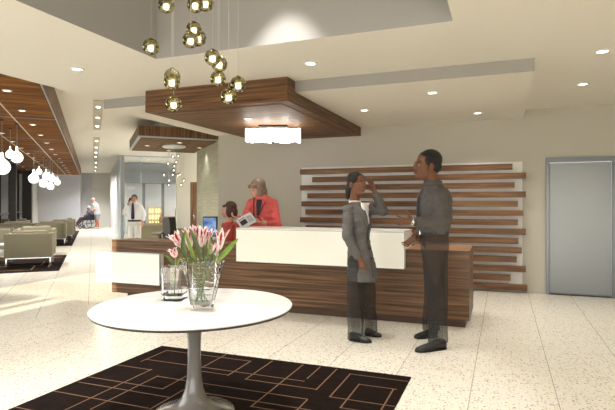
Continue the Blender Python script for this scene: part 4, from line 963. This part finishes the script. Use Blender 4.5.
# ------------------------------------------------ standing woman in red
redm = mat('red_jacket', (206, 96, 92), .8, spec=.15, bump=.05, vscale=70); dark_top = mat('dark_top', (40, 44, 48), .8)
f = Fig(262, 7.6, 'standing woman in red jacket reading a newspaper behind the desk'); P = f.P
kr = 1.26; hc = P(257.5, 189.8); Mr = rotm(math.radians(128), math.radians(-20), 0)
b = MB(); head(b, hc, Mr, kr, 1, True); b.cap_tube(hc+Mr @ V3((0, -.03, -.06)), P(262.5, 200, .02), .058, .066)
sh_a = P(251.5, 203, -.02); sh_b = P(273.5, 203.5, .03); el_a = P(244.5, 221, -.16); wr_a = P(237.5, 218.5, -.36); el_b = P(277.5, 225.5, -.14); wr_b = P(263.5, 222.5, -.36)
b.oval_loft([(P(262.5, 199), .06, .065, 0), (P(262.5, 203), .13, .09, 0), (P(262.5, 213), .175, .12, 0), (P(262.5, 224), .16, .12, 0), (P(262.5, 240), .14, .11, 0), (P(262.5, 255), .165, .125, 0), (P(262.5, 266), .15, .12, 0)])
limb(b, [sh_a, el_a, wr_a], [.052, .042, .028]); limb(b, [sh_b, el_b, wr_b], [.052, .042, .028])
for s in (-1, 1): limb(b, [V3((s*.085, .0, P(0, 262).z)), V3((s*.09, 0, .48)), V3((s*.09, .02, .09)), V3((s*.09, -.03, .05))], [.085, .058, .04, .035])
hand(b, wr_a, (-.55, -.5, .3), (.5, -.1, .85), (-.2, -.6, .6), 1, .5, .07); hand(b, wr_b, (-.75, -.4, .15), (-.15, .1, .95), (-.3, -.8, .3), 1, .55, .07)
remesh(b, 'body', skin_l, f.o, .0075, 3)
face_parts(f, hc, Mr, kr, (eyem, iris, None), mat('lips_pink', (176, 96, 88), .4))
b = MB(); R = lambda q: hc+Mr @ (V3(q)*kr)
b.ball(R((0, -.03, .05)), (.092*kr, .096*kr, .085*kr), Mr, 22); b.ball(R((0, -.055, -.035)), (.1, .075, .12), Mr, 18)
for s in (-1, 1): b.ball(R((s*.074, .01, -.02)), (.03, .06, .11), Mr, 16); b.ball(R((s*.04, .052, .062)), (.055, .045, .036), Mr, 12)
remesh(b, 'hair', hair_g, f.o, .009, 2, fold=.006, fscale=(60, 60, 12))
b = MB()
b.oval_loft([(P(263, 195.5), .08, .085, 0), (P(262.8, 198.2), .135, .11, 0), (P(262.5, 202), .185, .125, 0), (P(262.5, 212), .2, .14, 0), (P(262.5, 224), .195, .145, 0), (P(262.5, 240), .185, .14, 0), (P(262.5, 256), .205, .16, 0), (P(262.5, 259), .205, .16, 0)], 26)
sleeve(b, [sh_a, el_a, wr_a+(el_a-wr_a).normalized()*.05], [.068, .064, .05]); sleeve(b, [sh_b, el_b, wr_b+(el_b-wr_b).normalized()*.05], [.07, .066, .05])
jk = remesh(b, 'red_jacket', redm, f.o, .009, 3, fold=.012)
tr_ = skin_of(jk); Z = lambda v: P(0, v).z; XX = lambda u: P(u, 200).x
strap('dark_top', tr_, [(V3((XX(260), -.6, Z(199.5))), V3((.04, 0, 0))), (V3((XX(259.7), -.6, Z(204))), V3((.042, 0, 0))), (V3((XX(259), -.6, Z(212))), V3((.024, 0, 0))), (V3((XX(257.5), -.6, Z(219))), V3((.004, 0, 0)))], (0, 1, 0), dark_top, f.o, .004)
lan = mat('lanyard_dark', (70, 36, 34), .7)
strap('lanyard', tr_, [(V3((XX(u), -.6, Z(v))), V3((.007, 0, 0))) for u, v in ((254.8, 197.5), (254.3, 204), (254.6, 212), (255.8, 219))], (0, 1, 0), lan, f.o, .008)
strap('lanyard', tr_, [(V3((XX(u), -.6, Z(v))), V3((.007, 0, 0))) for u, v in ((268.5, 196.5), (265.5, 203), (261.5, 211), (257.5, 219))], (0, 1, 0), lan, f.o, .008)
b = MB(); b.oval_loft([(V3((0, 0, .62)), .19, .15, 0), (V3((0, 0, P(0, 257).z)), .19, .145, 0)]); b.build('skirt', dark_top, f.o)
for s in (-1, 1): shoe(f, (s*.09, .06, .003), (s*.1, -.19, .003), 1, shoe_k)
# newspaper: top-level, held by her
npm = mat('newsprint', (226, 228, 230), .9); npi = mat('print_grey', (120, 122, 126), .9); npd = mat('print_dark', (62, 60, 64), .9)
g = f.o.matrix_world if False else None
M4 = Matrix.Translation(pt(262, 204, 7.6)*1) @ Matrix.Rotation(YAW, 4, 'Z'); M4.translation.z = 0
ca, cb_2, cc = P(235.5, 220.5, -.42), P(250.5, 212.3, -.45), P(257.5, 221.5, -.38)
cd = ca+cc-cb_2
t = thing('newspaper', 'white printed newspaper held open above the desk', 'newspaper', M4 @ ((ca+cc)/2), YAW)
mid = (ca+cc)/2; ex, ey_ = (cb_2-ca), (cd-ca); nn = ex.cross(ey_).normalized(); nn = -nn if nn.y > 0 else nn
def sheet(name, x0, x1, y0, y1, off, m_, par, bow=.02, N=8):
    b = MB(); r0 = []
    for side in (0, .002):
        row = []
        for i in range(N+1):
            s = x0+(x1-x0)*i/N
            for yy in (y0, y1): row.append(ca-mid+ex*s+ey_*yy+nn*(off+side-bow*math.sin(PI*s)))
        r0.append(row)
    V = r0[0]+r0[1]; k_ = len(r0[0]); fs = []
    for i in range(N):
        a = 2*i; fs += [(a, a+1, a+3, a+2), (k_+a, k_+a+2, k_+a+3, k_+a+1), (a, a+2, k_+a+2, k_+a), (a+1, k_+a+1, k_+a+3, a+3)]
    fs += [(0, k_, k_+1, 1), (2*N, 2*N+1, k_+2*N+1, k_+2*N)]
    b.faces(V, fs); return b.build(name, m_, par)
sheet('page', 0, 1, 0, 1, 0, npm, t); sheet('page', .03, .97, .02, .98, -.008, npm, t, .03)
sheet('photograph', .12, .5, .3, .72, .0035, npd, t)
for i in range(6): sheet('text_line', .56, .92, .2+.1*i, .235+.1*i, .0035, npi, t)
sheet('headline', .12, .5, .14, .2, .0035, npi, t)

# ------------------------------------------------ seated woman in red
f = Fig(230, 7.9, 'seated dark-haired woman in red jacket in profile behind the desk'); P = f.P
ks = 1.1; hc = P(228.3, 210); Ms = rotm(math.radians(92), math.radians(-4))
b = MB(); head(b, hc, Ms, ks, 1, True); b.cap_tube(hc+Ms @ V3((0, -.03, -.06)), P(230, 221, 0), .05, .055)
sh_a = P(229, 226, -.17); sh_b = P(231, 225.5, .17); el_a = P(229, 238, -.2); wr_a = P(216, 240.5, -.24); el_b = P(226, 238, .2); wr_b = P(214.5, 241, .12)
zs = .52
b.oval_loft([(P(229, 220.5), .065, .065, 0), (P(230, 223), .09, .14, 0), (P(231, 228), .11, .165, 0), (P(232, 238), .105, .145, 0), (V3((.04, 0, .6)), .12, .16, 0), (V3((.03, 0, zs)), .13, .165, 0)])
limb(b, [sh_a, el_a, wr_a], [.05, .042, .028]); limb(b, [sh_b, el_b, wr_b], [.05, .042, .028])
for s in (-1, 1): limb(b, [V3((0, s*.08, .57)), V3((-.34, s*.1, .56)), V3((-.34, s*.1, .12)), V3((-.36, s*.1, .06))], [.085, .062, .042, .036])
hand(b, wr_a, (-.9, 0, -.1), (0, 0, -1), (0, .9, 0), .95, .3); hand(b, wr_b, (-.9, 0, -.1), (0, 0, -1), (0, -.9, 0), .95, .3)
remesh(b, 'body', skin_l, f.o, .0075, 3)
face_parts(f, hc, Ms, ks, (eyem, iris, None), mat('lips_pink', (176, 96, 88), .4))
b = MB(); R = lambda q: hc+Ms @ (V3(q)*ks)
b.ball(R((0, -.035, .045)), (.094, .1, .09), Ms, 22); b.ball(R((0, -.068, -.035)), (.09, .075, .1), Ms, 18)
for s in (-1, 1): b.ball(R((s*.066, -.02, -.03)), (.026, .055, .09), Ms, 16); b.ball(R((s*.03, .045, .06)), (.04, .04, .025), Ms, 12)
remesh(b, 'hair', hair_b, f.o, .009, 2, fold=.005, fscale=(60, 60, 12))
b = MB()
b.oval_loft([(P(229.5, 221.8), .08, .1, 0), (P(230, 223.6), .118, .175, 0), (P(231, 228), .138, .195, 0), (P(232, 238), .135, .18, 0), (V3((.04, 0, .6)), .15, .19, 0), (V3((.035, 0, zs+.02)), .155, .2, 0)], 26)
tr_ = BVHTree.FromBMesh(b.bm)
sleeve(b, [sh_a, el_a, wr_a+(el_a-wr_a).normalized()*.04], [.066, .06, .046]); sleeve(b, [sh_b, el_b, wr_b+(el_b-wr_b).normalized()*.04], [.066, .06, .046])
remesh(b, 'red_jacket', redm, f.o, .009, 3, fold=.010)
strap('dark_top', tr_, [(V3((-.6, -.03, P(0, v).z)), V3((0, w_, 0))) for v, w_ in ((222.5, .05), (225, .045), (229, .03), (234, .006))], (1, 0, 0), dark_top, f.o, .004)
b = MB()
for s in (-1, 1): b.cap_tube(V3((.02, s*.08, .585)), V3((-.34, s*.1, .57)), .1, .08, 16); b.tube([V3((-.34, s*.1, .57)), V3((-.34, s*.1, .12))], [.08, .07], 16)
remesh(b, 'trousers', dark_top, f.o, .011, 3)
for s in (-1, 1): shoe(f, (-.3, s*.1, .003), (-.54, s*.1, .003), .95, shoe_k)
q = pt(230, 204, 7.9)
t = thing('stool', 'dark office stool under the seated woman in red', 'stool', (q.x, q.y, 0), YAW)
b = MB(); b.lathe([(0, .43), (.2, .43), (.22, .45), (.22, .475), (.2, .49), (0, .49)], (.02, 0, 0), 28, cap=False); b.build('seat', cb_, t)
b = MB(); b.tube([(.02, 0, .03), (.02, 0, .43)], .03); b.build('stem', darkmetal, t); b = MB(); b.lathe([(0, 0), (.22, 0), (.22, .015), (.04, .04), (0, .04)], (.02, 0, 0), 28, cap=False); b.build('base', darkmetal, t)

# ------------------------------------------------ man on the telephone
f = Fig(134.6, 14.4, 'man in white shirt and dark tie talking on a telephone'); P = f.P
hc = P(134.4, 199.2); Mp = rotm(math.radians(188), math.radians(-2)); kp = 1.18
b = MB(); head(b, hc, Mp, kp); b.cap_tube(hc+Mp @ V3((0, -.03, -.06)), V3((0, 0, 1.40)), .056, .06)
b.oval_loft([(V3((0, 0, 1.43)), .07, .07, 0), (V3((0, 0, 1.39)), .17, .1, 0), (V3((0, 0, 1.28)), .2, .12, 0), (V3((0, 0, 1.1)), .17, .115, 0), (V3((0, 0, .95)), .17, .12, 0), (V3((0, 0, .84)), .165, .12, 0)])
sh_a = V3((-.175, 0, 1.345)); sh_b = V3((.175, 0, 1.345)); el_a = V3((-.28, -.06, 1.14)); wr_a = V3((-.145, -.1, 1.41)); el_b = V3((.27, 0, 1.1)); wr_b = V3((.25, -.06, .87))
limb(b, [sh_a, el_a, wr_a], [.056, .046, .03]); limb(b, [sh_b, el_b, wr_b], [.056, .046, .03])
for s in (-1, 1): limb(b, [V3((s*.09, 0, .86)), V3((s*.1, 0, .47)), V3((s*.1, .02, .09)), V3((s*.1, -.03, .05))], [.09, .062, .043, .038])
hand(b, wr_a, (.3, .2, .9), (.9, .3, 0), (.2, -.8, .4), 1, .7); hand(b, wr_b, (0, -.1, -1), (-1, 0, 0), (0, -1, 0), 1, .35)
remesh(b, 'body', skin_t, f.o, .009, 2)
face_parts(f, hc, Mp, kp, (eyem, iris, None), None)
b = MB(); R = lambda q: hc+Mp @ (V3(q)*kp); b.ball(R((0, -.026, .05)), (.08, .09, .08), Mp, 20); b.ball(R((0, -.06, 0)), (.072, .045, .06), Mp); b.ball(R((0, .018, .072)), (.066*kp, .05*kp, .038*kp), Mp)
for s in (-1, 1): b.ball(R((s*.06, .0, .03)), (.02*kp, .05*kp, .04*kp), Mp, 12)
remesh(b, 'hair', hair_k, f.o, .01, 1)
b = MB(); b.ball(R((0, .086, -.05)), (.024, .012, .006), Mp, 10); b.build('moustache', hair_k, f.o)
b = MB(); b.oval_loft([(V3((0, 0, 1.445)), .075, .078, 0), (V3((0, 0, 1.405)), .15, .11, 0), (V3((0, 0, 1.36)), .2, .125, 0), (V3((0, 0, 1.28)), .222, .145, 0), (V3((0, 0, 1.1)), .205, .145, 0), (V3((0, 0, .93)), .19, .14, 0), (V3((0, 0, .91)), .185, .138, 0)], 26)
sleeve(b, [sh_a, el_a, wr_a+(el_a-wr_a).normalized()*.05], [.06, .062, .048]); sleeve(b, [sh_b, el_b, wr_b+(el_b-wr_b).normalized()*.05], [.06, .062, .048])
remesh(b, 'shirt', shirt_w, f.o, .011, 3, fold=.007)
b = MB(); b.rings([[V3((x, y-.012, z)) for x in (-w_, w_) for y in ((-.0, .012) if x < 0 else (.012, .0))] for z, w_, y in ((1.43, .02, 0), (1.38, .03, 0), (1.15, .045, 0), (1.0, .05, 0), (.96, .02, 0))], smooth=False)
o = b.build('tie', mat('navy_tie', (38, 36, 62), .5), f.o); o.location = (0, -.145, 0)
b = MB(); b.oval_loft([(V3((0, 0, .9)), .19, .143, 0), (V3((0, 0, .945)), .192, .145, 0)], 26); b.build('belt', blk, f.o)
lt = mat('pale_trousers', (196, 192, 184), .8)
b = MB(); b.oval_loft([(V3((0, 0, .93)), .18, .135, 0), (V3((0, 0, .8)), .185, .14, 0)])
for s in (-1, 1): b.cap_tube(V3((s*.09, 0, .84)), V3((s*.1, 0, .47)), .1, .085, 16); b.tube([V3((s*.1, 0, .47)), V3((s*.1, 0, .06))], [.085, .08], 16)
remesh(b, 'trousers', lt, f.o, .012, 2)
for s in (-1, 1): shoe(f, (s*.1, .06, .003), (s*.12, -.2, .003), 1, shoe_k)
pp = pt(134.6, 204, 14.4); MP = Matrix.Translation(V3((pp.x, pp.y, 0))) @ Matrix.Rotation(YAW, 4, 'Z')
b = MB(); b.box((-.028, -.01, -.07), (.028, .01, .07), .006); o = b.build('telephone', blk, None, MP @ V3((-.125, -.06, hc.z-.03)), (.2, .3, YAW+1.2)); tag(o, 'small black telephone held at the ear of the man in white', 'telephone')

# ------------------------------------------------ man pushing the wheelchair and its passenger
ts = 28.6
f = Fig(95.5, ts, 'man in white cap and grey shorts pushing a wheelchair'); P = f.P
hc = P(92.8, 200, 0); Mh = rotm(math.radians(95), math.radians(-14)); b = MB(); head(b, hc, Mh, 1.05); b.cap_tube(hc+Mh @ V3((0, -.03, -.06)), P(95.3, 204), .058, .065)
b.oval_loft([(P(95.3, 203.5), .1, .12, 0), (P(95.8, 206), .125, .19, 0), (P(96.8, 212), .13, .17, 0), (P(97.2, 216), .13, .17, 0)])
sh_ = [P(95.6, 205.3, s*.2) for s in (-1, 1)]; el_ = [P(95.0, 209.6, s*.26) for s in (-1, 1)]; wr_ = [P(92.6, 212.6, s*.24) for s in (-1, 1)]
for i in (0, 1): limb(b, [sh_[i], el_[i], wr_[i]], [.055, .046, .034]); hand(b, wr_[i], (-.8, 0, -.5), (-.4, 0, -.8), (0, -1 if i else 1, 0), 1, .9)
leg = [(P(97.2, 215, -.1), P(97.6, 220.5, -.12), P(98.6, 226.4, -.12)), (P(97, 215, .1), P(96, 220.5, .12), P(96.6, 226.6, .12))]
for a, k_, n_ in leg: limb(b, [a, k_, n_, n_-V3((.03, 0, .05))], [.095, .065, .045, .04])
remesh(b, 'body', mat('skin_sunburnt', (196, 118, 92), .5), f.o, .011, 2)
b = MB(); b.ball(hc+Mh @ V3((0, -.02, .05)), (.088, .1, .082), Mh, 18); b.rings([[hc+Mh @ V3((x, .06+y, .05+z)) for x, y in ((-.07, 0), (-.05, .09), (.05, .09), (.07, 0))] for z in (0, .014)], smooth=False); b.build('cap', shirt_w, f.o)
b = MB(); b.oval_loft([(P(95.2, 202.9), .1, .12, 0), (P(95.7, 205), .14, .21, 0), (P(96.8, 210), .16, .21, 0), (P(97.3, 214.5), .165, .21, 0)], 22)
for i in (0, 1): sleeve(b, [sh_[i], sh_[i]*.4+el_[i]*.6, el_[i]], [.08, .08, .08])
remesh(b, 'shirt', shirt_w, f.o, .013, 2, fold=.012)
b = MB(); b.oval_loft([(P(97.3, 213.5), .155, .2, 0), (P(97.3, 216), .16, .2, 0)], 20)
for a, k_, n_ in leg: b.tube([a, k_+V3((0, 0, .06))], [.12, .11], 16)
remesh(b, 'shorts', mat('grey_shorts', (150, 152, 162), .8), f.o, .013, 2)
for a, k_, n_ in leg: shoe(f, (n_.x+.08, n_.y, .003), (n_.x-.2, n_.y, .003), 1.05, shirt_w)

# wheelchair
g_ = pt(88.2, 204, 28.5)
t = thing('wheelchair', 'dark framed wheelchair on the corridor floor', 'wheelchair', (g_.x, g_.y, 0), YAW); wt = t
rub = mat('rubber', (26, 26, 28), .6); frm = mat('dark_frame', (62, 64, 72), .4, metal=.6); nyl = mat('navy_nylon', (56, 60, 74), .8)
def wheel(x, y, r, par, wd=.018):
    b = MB(); N = 32; b.rings([[V3((x+(r-wd+wd*math.cos(2*PI*j/8))*math.cos(2*PI*i/N), y+wd*math.sin(2*PI*j/8), r+(r-wd+wd*math.cos(2*PI*j/8))*math.sin(2*PI*i/N))) for j in range(8)] for i in range(N+1)], cap=False); o = b.build('wheel', rub, par)
    b = MB()
    for i in range(12): a = 2*PI*i/12; b.tube([V3((x, y, r)), V3((x+(r-wd)*math.cos(a), y, r+(r-wd)*math.sin(a)))], .004, 5)
    b.tube([V3((x, y-.03, r)), V3((x, y+.03, r))], .025, 10); b.build('spokes', chrome, o)
for y in (-.27, .27): wheel(.06, y, .295, t); wheel(-.36, y*.85, .1, t, .02)
for y in (-.24, .24):
    b = MB(); b.tube([(.22, y, .3), (.22, y, .9), (.36, y, .92)], .014, 8); b.tube([(.22, y, .5), (-.26, y, .5), (-.44, y, .3), (-.56, y, .16)], .014, 8); b.tube([(.22, y, .3), (-.36, y, .25), (-.36, y, .14)], .014, 8); b.tube([(.2, y, .7), (-.14, y, .7), (-.14, y, .5)], .013, 8); b.build('side_frame', frm, t)
    b = MB(); b.box((-.14, y-.03, .695), (.16, y+.03, .72), .01); b.build('armrest', rub, t)
    b = MB(); b.box((-.66, y*.6-.08, .12), (-.52, y*.6+.08, .14), .005); b.build('footrest', frm, t)
    b = MB(); b.tube([(.3, y, .91), (.4, y, .925)], .02, 8); b.build('push_grip', rub, t)
b = MB(); b.box((-.24, -.23, .48), (.22, .23, .505), .008); b.build('seat', nyl, t)
b = MB(); b.box((.21, -.23, .5), (.235, .23, .9), .008); b.build('backrest', nyl, t)
b = MB(); b.tube([(0, -.27, .295), (.06, -.27, .295), (.06, .27, .295)], .014, 8); b.build('axle', frm, t)
# passenger
f = Fig(88.2, 28.5, 'seated person in white cap and blue-grey clothes riding the wheelchair'); P = f.P
hc = V3((.02, 0, 1.16)); Mq = rotm(math.radians(80), math.radians(-4)); b = MB(); head(b, hc, Mq, 1.0); b.cap_tube(hc+Mq @ V3((0, -.03, -.06)), V3((.07, 0, 1.0)), .055, .06)
b.oval_loft([(V3((.07, 0, 1.02)), .07, .08, 0), (V3((.08, 0, .98)), .1, .17, 0), (V3((.1, 0, .88)), .115, .19, 0), (V3((.08, 0, .68)), .12, .165, 0), (V3((.05, 0, .52)), .13, .17, 0)])
for s in (-1, 1):
    limb(b, [V3((.07, s*.19, .96)), V3((.06, s*.24, .76)), V3((-.16, s*.2, .73))], [.054, .046, .03]); hand(b, V3((-.16, s*.2, .735)), (-1, -s*.2, -.1), (0, 0, -1), (0, -s, 0), 1, .4)
    limb(b, [V3((.03, s*.09, .58)), V3((-.36, s*.12, .57)), V3((-.62, s*.12, .27)), V3((-.66, s*.12, .22))], [.088, .064, .045, .04])
remesh(b, 'body', mat('skin_sunburnt', (196, 118, 92), .5), f.o, .012, 2)
b = MB(); b.ball(hc+Mq @ V3((0, -.02, .05)), (.087, .1, .08), Mq, 18); b.rings([[hc+Mq @ V3((x, .06+y, .05+z)) for x, y in ((-.07, 0), (-.05, .08), (.05, .08), (.07, 0))] for z in (0, .014)], smooth=False); b.build('cap', shirt_w, f.o)
b = MB(); b.oval_loft([(V3((.07, 0, 1.03)), .08, .09, 0), (V3((.08, 0, .99)), .12, .19, 0), (V3((.095, 0, .88)), .135, .21, 0), (V3((.08, 0, .66)), .145, .19, 0), (V3((.05, 0, .53)), .15, .19, 0)], 22)
for s in (-1, 1): sleeve(b, [V3((.07, s*.19, .96)), V3((.06, s*.24, .76)), V3((-.1, s*.21, .735))], [.075, .065, .05])
remesh(b, 'sweater', mat('blue_grey_knit', (78, 84, 104), .9), f.o, .013, 2, fold=.008)
b = MB()
for s in (-1, 1): b.cap_tube(V3((.03, s*.09, .6)), V3((-.36, s*.12, .58)), .105, .085, 16); b.tube([V3((-.36, s*.12, .58)), V3((-.6, s*.12, .29))], [.085, .07], 16)
remesh(b, 'trousers', mat('maroon_grey_trousers', (96, 82, 90), .9), f.o, .013, 2)
for s in (-1, 1): shoe(f, V3((-.58, s*.12, .16)), V3((-.82, s*.12, .2)), 1, shoe_k)
# ================================================================== LIGHT
w = bpy.data.worlds.new('world'); S.world = w; w.use_nodes = True
bg = w.node_tree.nodes['Background']; bg.inputs['Color'].default_value = lin((242, 243, 244)); bg.inputs['Strength'].default_value = 4.6
# recess lamps: a wall washer and two added to brighten the table
q = pY(287, 20, ry1); downlight((q.x, ry1-.45, HR), 'added unseen downlight in the square recess, brightening the round table', 'recess downlights', .06, 200, size=62, blend=.35)
for x, y in ((-2.5, 2.2), (-1.3, 3.0)):
    downlight((x, y, HR), 'added unseen downlight in the square recess, brightening the round table', 'recess downlights', .06, 200, size=60)
for x in (-3.9, -1.9, .9, 3.0):  # unseen lobby lamps, added as fill light
    for y in (-2.4, .2, 2.6):
        if rx0-.2 < x < rx1+.2 and ry0-.2 < y < ry1+.2: continue
        downlight((x, y, HC), 'added unseen downlight in pale ceiling toward the entrance, for fill light', 'added entrance fill downlights', .06, PW*1.2)
# lamps added to brighten the glazed room behind the desk
for e_, f_ in ((16.5, 2.4), (16.8, 4.2), (22.5, 2.2), (22.5, 4.0)):
    downlight(W(e_, f_, HL), 'added downlight in pale ceiling, brightening the room behind the desk', 'added downlights behind the desk', .07, 260, size=130, rot=AE)
S.view_settings.exposure = .2

d = bpy.data.lights.new('sun', 'SUN'); d.energy = 9; d.angle = math.radians(.6); d.color = lin((255, 244, 220))[:3]
o = bpy.data.objects.new('sun', d); COL.objects.link(o); o.rotation_euler = V3((0, math.cos(math.radians(19)), -math.sin(math.radians(19)))).to_track_quat('-Z', 'Y').to_euler()
